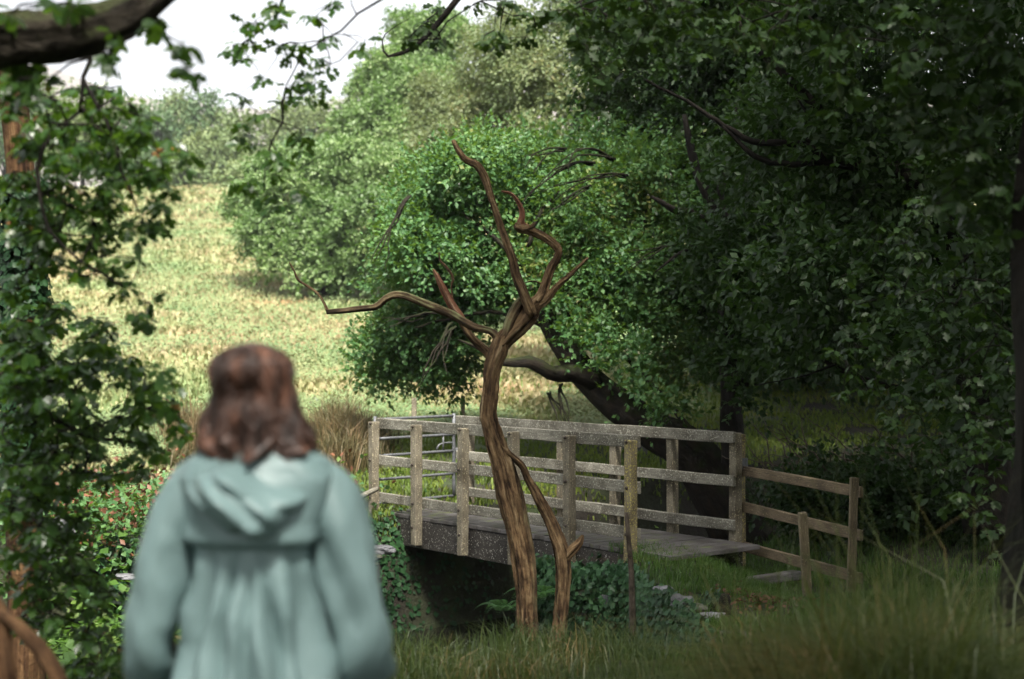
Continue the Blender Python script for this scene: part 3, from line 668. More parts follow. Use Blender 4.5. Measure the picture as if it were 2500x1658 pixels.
# sedge tussock bottom right
cl = []
for (cx_, cy_, s, m) in [(1.42, 5.2, .30, 2800), (1.8, 5.9, .34, 2000), (.98, 5.3, .24, 1100), (1.25, 6.3, .3, 1500)]:
    c = np.array([cx_, cy_, float(gz(cx_, cy_))]); cl.append(c + np.stack([rng.normal(0, s * .6, m), rng.normal(0, s * .6, m), np.zeros(m)], -1))
for i, c in enumerate(cl):
    V, Fc = blades(c, (.92 + .45 * (rng.random(len(c)) < .05)) * (1, .9, .55, .75)[i] * np.ones(len(c)), .0034, 1.5, seed=20 + i)
    o = np_mesh('sedge_tussock', V, Fc, M['tussock'])
    tag(o, ['large arching sedge tussock in the bottom right foreground', 'sedge tussock behind the largest one, near the right edge', 'small sedge tuft left of the large tussock', 'sedge tussock just behind and left of the largest one'][i], 'sedge', 'sedge tussocks in the right foreground')
# dead leaves on bank
m = 260; x = rng.normal(2.2, .24, m); y = rng.normal(12.3, .4, m); z = gz(x, y) + .05
nr = unit(m) * .6 + np.array([0, 0, .8]); V, Fc = leaves_arr(np.stack([x, y, z], -1), np.cross(nr, unit(m)), nr, .055)
tag(np_mesh('leaf_litter', V, Fc, M['deadleaf']), 'rusty dead fern and fallen leaves on the near bank grass', 'dead leaves', kind='stuff')

# ------------------------------------------------------------------ footbridge
U = Vector((.63, -.777, 0)).normalized(); Vv = Vector((.777, .63, 0)).normalized(); UP = Vector((0, 0, 1))
A0 = Vector((-1.76, 18.1, 0)); SP = .941; WD = 1.43
bridge = empty('footbridge', A0 + U * 2.35 + Vv * .7, 'weathered grey timber footbridge with three-rail handrails over the dark gully', 'footbridge')
rail_len = SP * 5 + .10
bolt_me = None
def bolt(parent, loc, ax):
    global bolt_me
    if bolt_me is None:
        tb = TB(); tb.tube([Vector((0, 0, -.004)), Vector((0, 0, .012))], [.019, .016], 8, .02); o = tb.build('bolt', M['bolt'], None); bolt_me = o.data; bpy.data.objects.remove(o)
    q = ax.to_track_quat('Z', 'Y').to_matrix()
    o = bpy.data.objects.new('bolt', bolt_me); COL.objects.link(o); o.parent = parent
    Mx = parent.matrix_basis.inverted() @ (Matrix.Translation(loc - bridge.location) @ q.to_4x4()); o.matrix_local = Mx
    return o
rail_z = [1.108, .642, .170]
for side in (0, 1):
    off = 0 if side == 0 else WD
    for i in range(6):
        if side == 0: zb = [-.45, -.34, -.36, -.36, -.33, -.5][i]
        else: zb = -.4
        zt = 1.128 if side == 0 else 1.14
        if side == 1 and i == 5: zt = 1.155
        h = zt - zb
        me = box_mesh('post', M['lichpost'] if (i == 5 and side == 0) else M['post'], .105, .105, h, .008, .006, 5, 10 * side + i)
        c = A0 + U * (SP * i + (.13 if side else 0)) + Vv * off + UP * (zb + h / 2)
        tilt = Matrix.Rotation(random.uniform(-.012, .012), 3, 'X') @ Matrix.Rotation(random.uniform(-.012, .012), 3, 'Y')
        ax = Matrix((U, Vv, UP)).transposed() @ tilt
        o = put('post', me, c, bridge, rot=ax)
        face = -Vv if side == 0 else -Vv
        if side == 0:
            for rz in rail_z + [-.12]:
                if rz < -.1 and i == 0: continue
                bolt(o, c - Vv * .055 + UP * (rz - (zb + h / 2)) + U * random.uniform(-.01, .01), -Vv)
    for k, rz in enumerate(rail_z):
        rl = rail_len + (.12 if side else 0)
        me = box_mesh('rail', M['timber'], rl, .05, .125 if k == 0 else .118, .006, .006, 9, 40 + k + 5 * side)
        pos = A0 + U * (SP * 2.5 + (.0 if side == 0 else .08)) + Vv * (.079 if side == 0 else WD - .079) + UP * rz
        put('rail', me, pos, bridge, axes=(U, Vv, UP))
# deck planks
npl = 36; pw = (SP * 5 + .75) / npl
for i in range(npl):
    me = box_mesh('plank', M['plank'], WD - .21 if 0 else WD + .0 - .115, pw - .007, .045, .004, .002, 3, 70 + i)
    s = -.22 + pw * (i + .5)
    put('plank', me, A0 + U * s + Vv * (WD / 2) + UP * (-.022 + random.uniform(-.003, .003)), bridge, axes=(Vv, -U, UP))
# side beams and cross bearers
for side in (0, 1):
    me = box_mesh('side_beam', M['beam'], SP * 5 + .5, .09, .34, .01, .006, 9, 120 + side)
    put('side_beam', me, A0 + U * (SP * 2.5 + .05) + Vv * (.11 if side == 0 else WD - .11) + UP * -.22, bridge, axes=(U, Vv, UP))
for s in (.6, 2.3, 4.0):
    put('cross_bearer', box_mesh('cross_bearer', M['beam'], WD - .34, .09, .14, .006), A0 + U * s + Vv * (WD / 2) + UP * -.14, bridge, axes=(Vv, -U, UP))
# bolts and iron plate on the end post
tb = TB(); c = A0 + U * (SP * 5 + .02)
# step board beyond the deck end
for (s, l, dz) in [(.95 + SP * 5, 1.0, -.27)]:
    o = put('step_board', box_mesh('step_board', M['plank'], l, .12, .09, .01, .004, 3, int(s * 9)), A0 + U * s + Vv * .95 + UP * dz, None, axes=(Vv, -U, UP))
    tag(o, 'half buried dark step board in the grass just off the bridge deck', 'step')
# abutments of rough stone
def stone_mesh(name, mat, s, seed, sub=2, flat=.7):
    import bmesh
    bm = bmesh.new(); bmesh.ops.create_icosphere(bm, subdivisions=sub, radius=1)
    for v in bm.verts:
        q = v.co.copy(); k = .75 + .45 * mnoise.noise(q * 1.3 + Vector((seed * 3.1, seed, 0))) + .12 * mnoise.noise(q * 3.4 + Vector((seed, 0, 5)))
        m_ = max(abs(q.x), abs(q.y), abs(q.z)); q = q * (.55 + .45 / m_ * .8) * k
        v.co = Vector((q.x * s[0], q.y * s[1], q.z * s[2]))
    me = bpy.data.meshes.new(name); bm.to_mesh(me); bm.free(); me.materials.append(mat)
    for p_ in me.polygons: p_.use_smooth = False
    return me
stone_lib = [stone_mesh('stone', M['stone'] if k % 3 else M['mossstone'], (.24, .14, .12), 30 + k) for k in range(6)]
for e, s0 in enumerate((-.25, SP * 5 + .1)):
    ab = empty('stone_abutment', A0 + U * s0 + Vv * .7 + UP * -1.5, ['rough stone abutment carrying the far left end of the footbridge', 'mossy stone abutment under the near right end of the footbridge'][e], 'abutment')
    core = box_mesh('core', M['mossstone'], 2.2, .5, 1.15, .05, .03, 4, e); put('core', core, A0 + U * s0 + Vv * .7 + UP * -.95, ab, axes=(Vv, -U, UP))
    for row in range(6):
        for k in range(7):
            me = stone_lib[(row * 3 + k) % 6]
            sgn = 1 if e == 0 else -1
            q = A0 + U * (s0 + sgn * .27) + Vv * (-.45 + k * .36 + (row % 2) * .17) + UP * (-1.35 + row * .19)
            o = put('stone', me, q, ab, axes=(Vv, -U, UP)); o.scale = (.75, .9, .85)
        for k in range(2):
            q = A0 + U * (s0 + (.1 - .3 * k)) + Vv * (-.48) + UP * (-1.35 + row * .19)
            o = put('stone', stone_lib[(row + k) % 6], q, ab, axes=(U, Vv, UP)); o.scale = (.8, .9, .85)

# ivy over the right wall of the gully
cl = []; nn_ = []
for k in range(26000):
    pass
m = 60000; x = rng.uniform(.5, 1.8, m); y = rng.uniform(9.6, 15.2, m); z = gz(x, y)
sel = (z < -.16) & (z > -1.5); ip = np.stack([x, y, z], -1)[sel]
ip = ip[rng.random(len(ip)) < .55]; ip[:, 2] += rng.random(len(ip)) * .12; ip[:, 0] -= rng.random(len(ip)) * .1
nr = np.array([-.75, -.35, .55]) + unit(len(ip)) * .55; ax = np.cross(nr, unit(len(ip))) - np.array([0, 0, .4])
V, Fc = leaves_arr(ip, ax, nr, .06 * (.6 + .8 * rng.random(len(ip))), width=1.5)
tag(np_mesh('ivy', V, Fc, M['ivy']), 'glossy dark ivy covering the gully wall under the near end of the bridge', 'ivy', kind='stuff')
# ivy by right abutment front face (between the dead stem and the stake)
m = 9000; s = rng.uniform(SP * 3.9, SP * 5.6, m); zz = rng.uniform(-1.5, -.1, m); off = -.5 + rng.normal(0, .08, m)
ip = np.array(A0)[None] + s[:, None] * np.array(U) + off[:, None] * np.array(Vv); ip[:, 2] = zz
nr = -np.array(Vv) + unit(m) * .6 + np.array([0, 0, .4]); ax = np.cross(nr, unit(m)) - np.array([0, 0, .5])
V, Fc = leaves_arr(ip, ax, nr, .065 * (.6 + .8 * rng.random(m)), width=1.5)
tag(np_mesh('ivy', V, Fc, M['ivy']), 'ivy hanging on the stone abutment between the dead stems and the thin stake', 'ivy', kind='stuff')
m = 7000; s = rng.uniform(-1.6, .35, m); zz = rng.uniform(-1.5, -.35, m); off = -.45 - rng.random(m) * .3
ip = np.array(A0)[None] + s[:, None] * np.array(U) + off[:, None] * np.array(Vv); ip[:, 2] = zz
nr = -np.array(Vv) + unit(m) * .6 + np.array([0, 0, .4]); ax = np.cross(nr, unit(m)) - np.array([0, 0, .5])
V, Fc = leaves_arr(ip, ax, nr, .065 * (.6 + .8 * rng.random(m)), width=1.5)
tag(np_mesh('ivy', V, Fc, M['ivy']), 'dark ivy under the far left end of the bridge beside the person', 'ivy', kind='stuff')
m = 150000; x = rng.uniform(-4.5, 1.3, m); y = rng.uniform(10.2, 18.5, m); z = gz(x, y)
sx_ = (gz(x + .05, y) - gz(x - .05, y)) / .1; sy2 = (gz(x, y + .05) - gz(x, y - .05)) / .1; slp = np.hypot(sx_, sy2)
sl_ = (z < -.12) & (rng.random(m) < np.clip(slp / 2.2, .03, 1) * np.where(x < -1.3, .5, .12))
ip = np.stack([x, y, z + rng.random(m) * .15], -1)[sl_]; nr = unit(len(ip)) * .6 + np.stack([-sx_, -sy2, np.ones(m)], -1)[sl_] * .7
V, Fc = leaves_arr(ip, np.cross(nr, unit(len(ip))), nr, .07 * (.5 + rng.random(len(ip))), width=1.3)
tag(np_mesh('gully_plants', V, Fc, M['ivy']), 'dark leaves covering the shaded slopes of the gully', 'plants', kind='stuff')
# ferns under the bridge
def fern(loc, n, L, lab, seed):
    t = empty('fern', loc, lab, 'fern', 'ferns in the gully'); r = np.random.default_rng(seed)
    for k in range(n):
        a = 6.28 * k / n + r.uniform(-.3, .3); Vs = []; Fs = []; nb = 0
        tt = np.linspace(.12, 1, 16)
        pos = np.stack([np.cos(a) * L * tt * .8, np.sin(a) * L * tt * .8, L * (tt * .9 - .75 * tt ** 2.3)], -1)
        tan = np.gradient(pos, axis=0); sd = np.array([-np.sin(a), np.cos(a), 0])
        for s_ in (-1, 1):
            axv = sd * s_ + tan / np.linalg.norm(tan, axis=1)[:, None] * .35
            V, Fc = leaves_arr(pos, axv, np.tile([0, 0, 1.], (16, 1)), L * .26 * (1.02 - tt) ** .7 + .01, width=.45); Vs.append(V); Fs.append(Fc + nb); nb += len(V)
        o = np_mesh('frond', np.concatenate(Vs), np.concatenate(Fs), M['fern']); o.parent = t
fern(P(1310, 1470, 14.2), 8, .42, 'fern behind the twin dead stems under the bridge', 1)
fern(P(1230, 1500, 14.0), 8, .36, 'fern left of the main dead trunk in the dark gully', 2)

# ------------------------------------------------------------------ metal gate across the far end
gate = empty('metal_gate', A0 - U * .12 + Vv * .7, 'galvanised tube gate closing the far end of the footbridge', 'gate')
G0 = A0 - U * .12 + Vv * .10; G1 = A0 - U * .16 + Vv * (WD - .04)
for zz in (1.15, .90, .68, .375, .075):
    TB().tube([G0 + UP * zz, G1 + UP * (zz + .01)], [.019, .019], 10, .3).build('gate_bar', M['galv'], gate)
for q, r_ in ((G0, .022), (G1, .024)):
    TB().tube([q + UP * .04, q + UP * 1.19], [r_, r_], 10, .3).build('upright', M['galv'], gate)
q = G1.lerp(G0, .14)
TB().tube([q + UP * .69, q + UP * .91], [.012, .012], 8, .3).build('latch_bar', M['galv'], gate)
TB().tube([G1 + UP * .80, q + UP * .80, q - Vv * .08 + UP * .77, q - Vv * .11 + UP * .72], [.011] * 4, 8, .04).build('latch', M['galv'], gate)

# pole rail going left from the end post and thin posts beyond
rl = empty('pole_rail', A0 - U * .05, 'round pole rail sloping down from the bridge post towards the person', 'rail')
TB().tube([P(921, 1193, 17.9), P(868, 1219, 17.2), P(780, 1262, 16.2)], [.033, .033, .036], 12, .1, .04, .03, 2).build('pole', M['timber'], rl)
put('post', box_mesh('post', M['post'], .09, .09, 1.1, .006, .004, 3, 8), P(776, 1290, 16.2), rl)
for k, (px, Y, hgt, lab) in enumerate([(1011, 21.3, 1.05, 'thin pale fence post beyond the gate, between the first two bridge posts'), (1130, 22.5, .9, 'short fence post beyond the metal gate')]):
    gpt = gpoint(px, Y); o = put('fence_post', box_mesh('fence_post', M['post'], .07, .07, hgt + .3, .006, .003, 3, 4 + k), Vector(gpt) + UP * (hgt / 2 - .1)); tag(o, lab, 'post')

# ------------------------------------------------------------------ fence on the right, stake
E0 = A0 + U * (SP * 5 + .14) + Vv * (WD + .11)
fence = empty('wooden_fence', (2.9, 14.3, -.2), 'brown three-rail wooden fence running right from the bridge end into the shade', 'fence')
E1 = Vector((3.30, 13.42, 0)); d = (E1 - E0).normalized(); nrm = Vector((-d.y, d.x, 0)); Lf = (E1 - E0).length
for z0, z1 in ((.745, .70), (.355, .29), (-.075, -.115)):
    a = E0 + UP * z0; b = E1 + UP * z1; dd = (b - a).normalized(); n2 = dd.cross(UP).normalized() * -1; u2 = n2.cross(dd) * -1
    if u2.z < 0: u2 = -u2
    put('rail', box_mesh('rail', M['brown_timber'], (b - a).length, .04, .105, .006, .004, 6, int(z0 * 100) + 200), (a + b) / 2, fence, axes=(dd, u2.cross(dd).normalized(), u2))
yv = UP.cross(d)
put('post', box_mesh('post', M['lichpost'], .06, .06, 1.75, .008, .004, 5, 9), E0 + UP * .26 - d * .02, fence, axes=(d, yv, UP))
pp = P(2077, 1300, 13.4); bx = Matrix.Rotation(.03, 3, 'Y')
put('post', box_mesh('post', M['brown_post'], .075, .075, 1.45, .008, .004, 5, 12), Vector((pp.x, pp.y - .05, .12)), fence, rot=bx)
put('brace_post', box_mesh('brace_post', M['brown_post'], .075, .075, 1.15, .008, .004, 5, 13), P(1968, 1405, 12.9) + UP * .0, fence, rot=Matrix.Rotation(-.06, 3, 'Y'))
put('hinge_plate', box_mesh('hinge_plate', M['galv'], .05, .09, .12, .004), E0 + UP * .82 - yv * 0, fence, axes=(d, yv, UP))
st = TB(); st.tube([P(1546, 1560, 12.2), P(1541, 1400, 12.2), P(1533, 1300, 12.2), P(1530, 1252, 12.2)], [.026, .025, .024, .02], 8, .1, .15, .15, 6)
o = st.build('stake', M['twig']); tag(o, 'thin grey purple weathered stake standing in ivy in front of the last bridge post', 'stake')

# ------------------------------------------------------------------ dead tree
DY = 11.5
dt = empty('dead_tree', P(1320, 1600, DY), 'bare twisted dead tree with orange brown barkless wood in front of the bridge', 'tree')
def dpart(name, pts, mat='deadwood', Y=DY, seg=24, step=.03, rough=.20, ridge=.14, seed=0, wob=.0):
    """pts: (px, py, width px, dY)"""
    c = [P(a, b_, Y + (e[1] if len(e) > 1 else 0)) for a, b_, *e in pts]; r_ = [e[0] / 2.12 / F * Y for a, b_, *e in pts]
    return TB().tube(c, r_, seg, step, rough, ridge, seed, wob).build(name, M[mat], dt)
dpart('trunk', [(1288, 1800, 60), (1284, 1640, 50), (1282, 1560, 44), (1280, 1480, 40), (1278, 1420, 42), (1268, 1340, 44), (1256, 1280, 46), (1240, 1210, 52), (1226, 1140, 48), (1212, 1090, 46), (1200, 1050, 44), (1192, 1010, 41), (1198, 950, 39), (1203, 900, 40), (1216, 860, 46), (1226, 828, 40), (1240, 806, 20)], seed=1, seg=40)
dpart('fused_stem', [(1310, 1780, 30, .05), (1306, 1600, 28, .05), (1300, 1500, 24, .05), (1298, 1420, 26, .05), (1290, 1340, 28, .05), (1276, 1270, 26, .05), (1262, 1200, 26, .05), (1240, 1130, 24, .04), (1226, 1080, 16, .02)], 'lichbark', seed=2)
dpart('side_stem', [(1210, 1060, 12), (1222, 1085, 18), (1242, 1108, 19), (1274, 1137, 19), (1288, 1168, 20), (1307, 1202, 25), (1322, 1232, 28), (1338, 1263, 30), (1354, 1302, 33), (1367, 1345, 38), (1373, 1396, 37), (1372, 1450, 34), (1368, 1510, 34), (1362, 1570, 40), (1358, 1640, 44), (1356, 1790, 52)], seed=3, seg=32)
dpart('broken_stub', [(1372, 1372, 22), (1386, 1354, 24), (1404, 1336, 22), (1416, 1322, 17), (1423, 1306, 5)], seed=4, ridge=.2)
dpart('branch', [(1224, 842, 34), (1246, 818, 36), (1272, 794, 35), (1292, 768, 40), (1304, 744, 36), (1318, 730, 22)], seed=5, seg=20)
dpart('branch', [(1230, 828, 18, -.03), (1243, 790, 22, -.02), (1256, 762, 24, 0), (1272, 738, 24, 0), (1292, 734, 26, 0)], 'lichbark', seed=6)
dpart('branch', [(1300, 770, 22, -.05), (1293, 752, 24, -.06), (1278, 713, 22, -.06), (1262, 675, 21, -.06), (1251, 629, 20, -.06), (1232, 576, 18, -.05), (1216, 530, 16, -.04), (1201, 484, 15, -.02), (1182, 430, 19), (1163, 403, 19), (1140, 392, 17), (1128, 380, 14), (1115, 361, 12), (1106, 342, 10)], seed=7)
dpart('branch', [(1296, 745, 30), (1318, 728, 28), (1328, 705, 22), (1335, 683, 20), (1346, 652, 19), (1361, 627, 17), (1362, 610, 18), (1350, 596, 19), (1322, 576, 19), (1290, 562, 21), (1270, 556, 24), (1256, 548, 12)], seed=8)
dpart('branch', [(1290, 556, 18), (1272, 548, 22), (1276, 530, 14), (1274, 510, 11), (1262, 487, 9), (1247, 472, 8), (1224, 467, 4)], 'redwood', seed=9)
dpart('knot', [(1256, 553, 12, -.03), (1276, 558, 20, -.03), (1298, 553, 12, -.02), (1306, 543, 4, -.02)], seed=19)
dpart('branch', [(1302, 752, 22), (1330, 735, 20), (1358, 702, 15), (1396, 667, 11), (1436, 629, 5)], seed=10)
dpart('branch', [(1222, 850, 22), (1212, 822, 20), (1196, 808, 17), (1157, 799, 18), (1129, 784, 19), (1100, 767, 19), (1052, 748, 19), (1010, 731, 19), (985, 722, 19), (962, 721, 19), (941, 730, 18), (918, 748, 17), (880, 753, 16), (834, 758, 15), (797, 761, 12)], 'lichbark', seed=11)
dpart('branch', [(800, 760, 11), (792, 742, 8), (776, 717, 7), (749, 698, 7), (727, 683, 7), (719, 663, 5), (706, 640, 3)], seed=12, seg=8)
dpart('branch', [(1206, 885, 22, .08), (1190, 860, 22, .1), (1167, 840, 20, .12), (1146, 818, 18, .12), (1134, 800, 16, .12), (1125, 778, 16, .12)], 'deadwood', seed=13)
dpart('branch', [(1134, 800, 14, .12), (1125, 778, 17, .13), (1105, 748, 18, .14), (1086, 713, 16, .14), (1071, 683, 12, .14), (1064, 668, 8, .14), (1056, 656, 2, .14)], 'redwood', seed=14, ridge=.22)
dpart('twig', [(1110, 765, 5, .2), (1102, 702, 5, .2), (1106, 680, 8, .2), (1092, 655, 7, .2), (1074, 635, 4, .2), (1072, 615, 2, .2)], 'deadwood', seed=15, seg=8)
dpart('twig', [(1326, 694, 4), (1300, 686, 4), (1278, 692, 2)], 'deadwood', seed=16, seg=6)
dpart('splinter', [(1276, 1640, 16, -.06), (1290, 1545, 12, -.06), (1275, 1500, 6, -.05)], 'deadwood', seed=17, seg=8)

# ------------------------------------------------------------------ stones and stump
def boulder(loc, s, mat, lab, seed, rotz=0, grp=None):
    o = put('stone', stone_mesh('stone', M[mat], s, seed, 3), loc, rot=Matrix.Rotation(rotz, 3, 'Z')); tag(o, lab, 'stone', grp); return o
boulder(P(1622, 1442, 12.7), (.12, .08, .05), 'palestone', 'pale blue grey flat stone at the top of the ivy bank', 1, -.4)
boulder(P(1735, 1505, 11.4), (.14, .09, .05), 'palestone', 'pale flat stone lower on the bank edge near the small stump', 2, .2)
boulder(P(1665, 1470, 12.1), (.13, .1, .08), 'stone', 'dark grey stone between the two pale bank stones', 3)
boulder(P(1700, 1490, 11.8), (.14, .1, .07), 'mossstone', 'mossy stone just above the lower pale stone', 13)
boulder(P(1790, 1560, 10.6), (.17, .12, .09), 'stone', 'grey stone half under the tangled grass at the bank edge', 4)
boulder(P(1830, 1590, 10.2), (.13, .1, .08), 'mossstone', 'mossy stone lowest on the bank edge', 14)
boulder(P(768, 984, 29), (.19, .14, .12), 'palestone', 'pale boulder in the field right of the head', 5)
boulder(P(775, 1008, 28), (.12, .1, .07), 'palestone', 'small pale rock below the boulder beside the head', 6)
boulder(P(860, 1000, 28), (.34, .2, .11), 'palestone', 'long pale rock in the grass left of the bridge gate', 7)
boulder(P(820, 1012, 27.5), (.2, .12, .08), 'palestone', 'low pale rock between the boulder and the long rock', 17)
boulder(P(1530, 1032, 22.5), (.17, .14, .12), 'palestone', 'blue grey rock at the foot of the leaning oak above the top rail', 8)
boulder(P(1120, 1100, 22), (.1, .1, .07), 'stone', 'rock in the far bank grass behind the gate', 9)
boulder(P(935, 1342, 16.8), (.2, .14, .08), 'stone', 'flat grey stone below the first bridge post', 10)
boulder(P(905, 1365, 16.5), (.16, .12, .09), 'mossstone', 'mossy stone under the left end of the bridge beside the jacket', 11)
boulder(P(305, 1408, 13.5), (.14, .1, .035), 'stone', 'pale wet stone in the left bank left of the jacket sleeve', 12)
boulder(P(150, 1285, 14), (.2, .15, .12), 'stone', 'grey stone behind the leaves at the left', 15)
o = TB().tube([P(1772, 1500, 11.6), P(1770, 1460, 11.6), P(1768, 1452, 11.6)], [.05, .042, .03], 10, .03, .2, .2, 3).build('stump', M['darkbark']); tag(o, 'small dark cut stump in the bank grass', 'stump')

# broad-leaved plants on the left bank, seen beside the sleeve
m = 3500; x = rng.uniform(-5.0, -3.1, m); y = rng.uniform(11.5, 15.5, m)
z = np.maximum(gz(x, y), -1.2) + rng.random(m) * .45; nr = unit(m) * .6 + np.array([0, 0, 1.])
V, Fc = leaves_arr(np.stack([x, y, z], -1), np.cross(nr, unit(m)), nr, .12 * (.5 + rng.random(m)), width=1.3)
tag(np_mesh('bank_weeds', V, Fc, M['grass']), 'bright broad-leaved weeds on the left bank beside the jacket sleeve', 'weeds', kind='stuff')
m = 3800; x = rng.normal(-4.6, 1.3, m); y = rng.normal(17.0, 1.2, m); z = gz(x, y)
cl_ = (np.sin(x * 3.1) * np.sin(y * 2.7) > -.2) & (z > -.9) & (y > 14.5); z = z + rng.random(m) * .55
nr = unit(m) * .8 + np.array([0, 0, .5]); V, Fc = leaves_arr(np.stack([x, y, z], -1)[cl_], np.cross(nr, unit(m))[cl_], nr[cl_], .09)
tag(np_mesh('dead_bracken', V, Fc, M['deadleaf']), 'reddish brown dead bracken behind the left leaves', 'bracken', kind='stuff')
m = 9000; x = rng.normal(-4.8, 1.5, m); y = rng.normal(16.4, 1.4, m); z = gz(x, y); cl_ = (z > -1.3) & (y > 13.5); z = z + rng.random(m) * .5
nr = unit(m) * .8 + np.array([0, 0, .7]); V, Fc = leaves_arr(np.stack([x, y, z], -1)[cl_], np.cross(nr, unit(m))[cl_], nr[cl_], .09, width=1.2)
tag(np_mesh('brambles', V, Fc, M['oak']), 'green brambles on the far left bank behind the left leaves', 'brambles', kind='stuff')

# ------------------------------------------------------------------ foreground oak on the left: limb, twigs, leaves
M['dark_fore'] = leaf_mat('shaded_oak_leaf', [(.05, (.009, .024, .007)), (.5, (.017, .039, .010)), (.95, (.031, .060, .014))], rough=.5, spec=.28, trans=.2, tcol=(.07, .14, .015), clump=2)  # darker copy of the foreground oak leaf, shade put into the colour
LEAFME = []; LEAFMD = []
for k in range(3):
    v = OAK_V.copy(); v[:, 2] += .06 * np.sin(v[:, 1] * 5 + k) + .1 * k * v[:, 0] ** 2; v[:, 0] *= 1 + .1 * k
    me = bpy.data.meshes.new('leaf'); me.from_pydata(v.tolist(), [], OAK_F.tolist()); me.materials.append(M['fore']); LEAFME.append(me); me2 = me.copy(); me2.materials.clear(); me2.materials.append(M['dark_fore']); LEAFMD.append(me2)

def rosettes(clusters, dens, size, Yjit, seed, yd=0):
    """clusters: (px, py, rpx, Y); returns leaf arrays (centre, axis, normal, size) and rosette centres"""
    r = np.random.default_rng(seed); C = []; A = []; Nn = []; Sz = []; cen = []
    for (px, py, rp, Y) in clusters:
        k = max(2, int(dens * (rp / 25) ** 2))
        for _ in range(k):
            a = r.random() * 6.28; q = rp * math.sqrt(r.random()); YY = Y + r.uniform(-Yjit, Yjit)
            c = np.array(P(px + math.cos(a) * q, py + math.sin(a) * q, YY)); cen.append(c)
            m = r.integers(4, 8); a0 = r.random() * 6.28
            tilt = r.normal(size=3) * .35 + np.array([0, 0, 1.]); tilt /= np.linalg.norm(tilt)
            e1 = np.cross(tilt, [1, 0, .1]); e1 /= np.linalg.norm(e1); e2 = np.cross(tilt, e1)
            for j in range(m):
                th = a0 + j * 6.28 / m + r.normal() * .25
                ax = math.cos(th) * e1 + math.sin(th) * e2 - np.array([0, 0, .35 + .5 * r.random()]) + tilt * .1
                ax /= np.linalg.norm(ax); C.append(c + ax * .01); A.append(ax); Nn.append(tilt + r.normal(size=3) * .35); Sz.append(size * (.6 + .6 * r.random()))
    return np.array(C), np.array(A), np.array(Nn), np.array(Sz), np.array(cen)

def leafy(t, arrs, nobj, mat):
    """nearest in-frame leaves as objects of their own, the rest as one stuff part"""
    C, A, Nn, Sz, cen = arrs
    px = C[:, 0] / C[:, 1] * F + 1250; py = HY - (C[:, 2] - CZ) / C[:, 1] * F
    inn = (px > -20) & (px < 2520) & (py > -20) & (py < 1670) & (C[:, 1] > .5)
    score = np.where(inn, Sz / C[:, 1], -1)
    order = np.argsort(-score); pick = order[:nobj]; pick = pick[score[pick] > 0]
    side, ax, nn = frames(A, Nn)
    for i, k in enumerate(pick):
        o = bpy.data.objects.new('leaf', (LEAFME if mat is M['fore'] else LEAFMD)[i % 3]); COL.objects.link(o); o.parent = t
        Mx = Matrix(((side[k][0], ax[k][0], nn[k][0]), (side[k][1], ax[k][1], nn[k][1]), (side[k][2], ax[k][2], nn[k][2]))).to_4x4() @ Matrix.Scale(Sz[k], 4)
        Mx.translation = Vector(C[k]) - t.location; o.matrix_local = Mx
    rest = np.ones(len(C), bool); rest[pick] = False
    V, Fc = leaves_arr(C[rest], A[rest], Nn[rest], Sz[rest], MID_V, MID_F)
    o = np_mesh('foliage', V, Fc, mat, t); o['kind'] = 'stuff'

def twigs_to(tb, cen, anchors, r0=.006, seed=0, frac=1.):
    """thin twigs joining rosettes: each to the nearest earlier rosette that lies nearer an anchor"""
    rr = np.random.default_rng(seed)
    An = np.array([list(a) for a in anchors]); da = np.array([np.linalg.norm(An - c, axis=1).min() for c in cen])
    order = np.argsort(da); done = list(An)
    for i, k in enumerate(order):
        D = np.array(done); dd = np.linalg.norm(D - cen[k], axis=1); j = int(dd.argmin())
        if rr.random() < frac and dd[j] < 1.6:
            a = Vector(D[j]); b = Vector(cen[k]); mid = a.lerp(b, .5) + Vector((rr.normal() * .02, rr.normal() * .02, .15 * (b - a).length * .3))
            rad = r0 if i < len(order) * .3 else r0 * .6
            tb.tube([a, mid, b], [rad, rad * .8, rad * .5], 4, .15, 0, 0, i)
        done.append(cen[k])

fo = empty('foreground_oak', (-3.4, 6.0, .3), 'oak tree at the left with a thick dark bough and hanging leafy sprays', 'tree')
Lm = [  # px, py, r, Y   left mass
    (46, 38, 25, 5), (126, 12, 25, 5), (170, 5, 20, 5), (5, 60, 30, 5), (30, 150, 40, 5.5), (60, 190, 35, 5.5), (90, 200, 30, 5.6),
    (287, 100, 24, 5.2), (268, 118, 18, 5.2), (367, 69, 18, 5.3), (402, 80, 11, 5.3), (250, 140, 14, 5.3), (378, 40, 14, 5.3), (455, 168, 15, 4.6), (452, 111, 7, 4.8),
    (172, 205, 22, 6), (214, 215, 24, 6), (283, 220, 24, 6), (40, 240, 45, 6), (115, 287, 55, 6.2), (249, 255, 42, 6), (325, 280, 32, 6), (210, 310, 62, 6.2),
    (344, 325, 40, 6), (425, 350, 18, 6), (455, 365, 10, 6), (410, 385, 32, 6), (460, 395, 18, 6), (115, 383, 75, 6.3), (268, 370, 72, 6.2), (354, 425, 42, 6.1), (380, 478, 40, 6), (230, 445, 75, 6.3),
    (90, 478, 85, 6.4), (280, 517, 65, 6.2), (390, 530, 28, 6), (145, 560, 75, 6.4), (335, 562, 42, 6.1), (250, 600, 42, 6.2), (90, 640, 50, 6.6), (205, 655, 36, 6.3), (304, 700, 30, 6.2),
    (280, 660, 28, 6.2), (345, 740, 26, 6.1), (370, 785, 18, 6.1), (320, 770, 14, 6.1), (330, 625, 22, 6.1), (60, 570, 50, 6.5), (20, 700, 40, 6.5)]
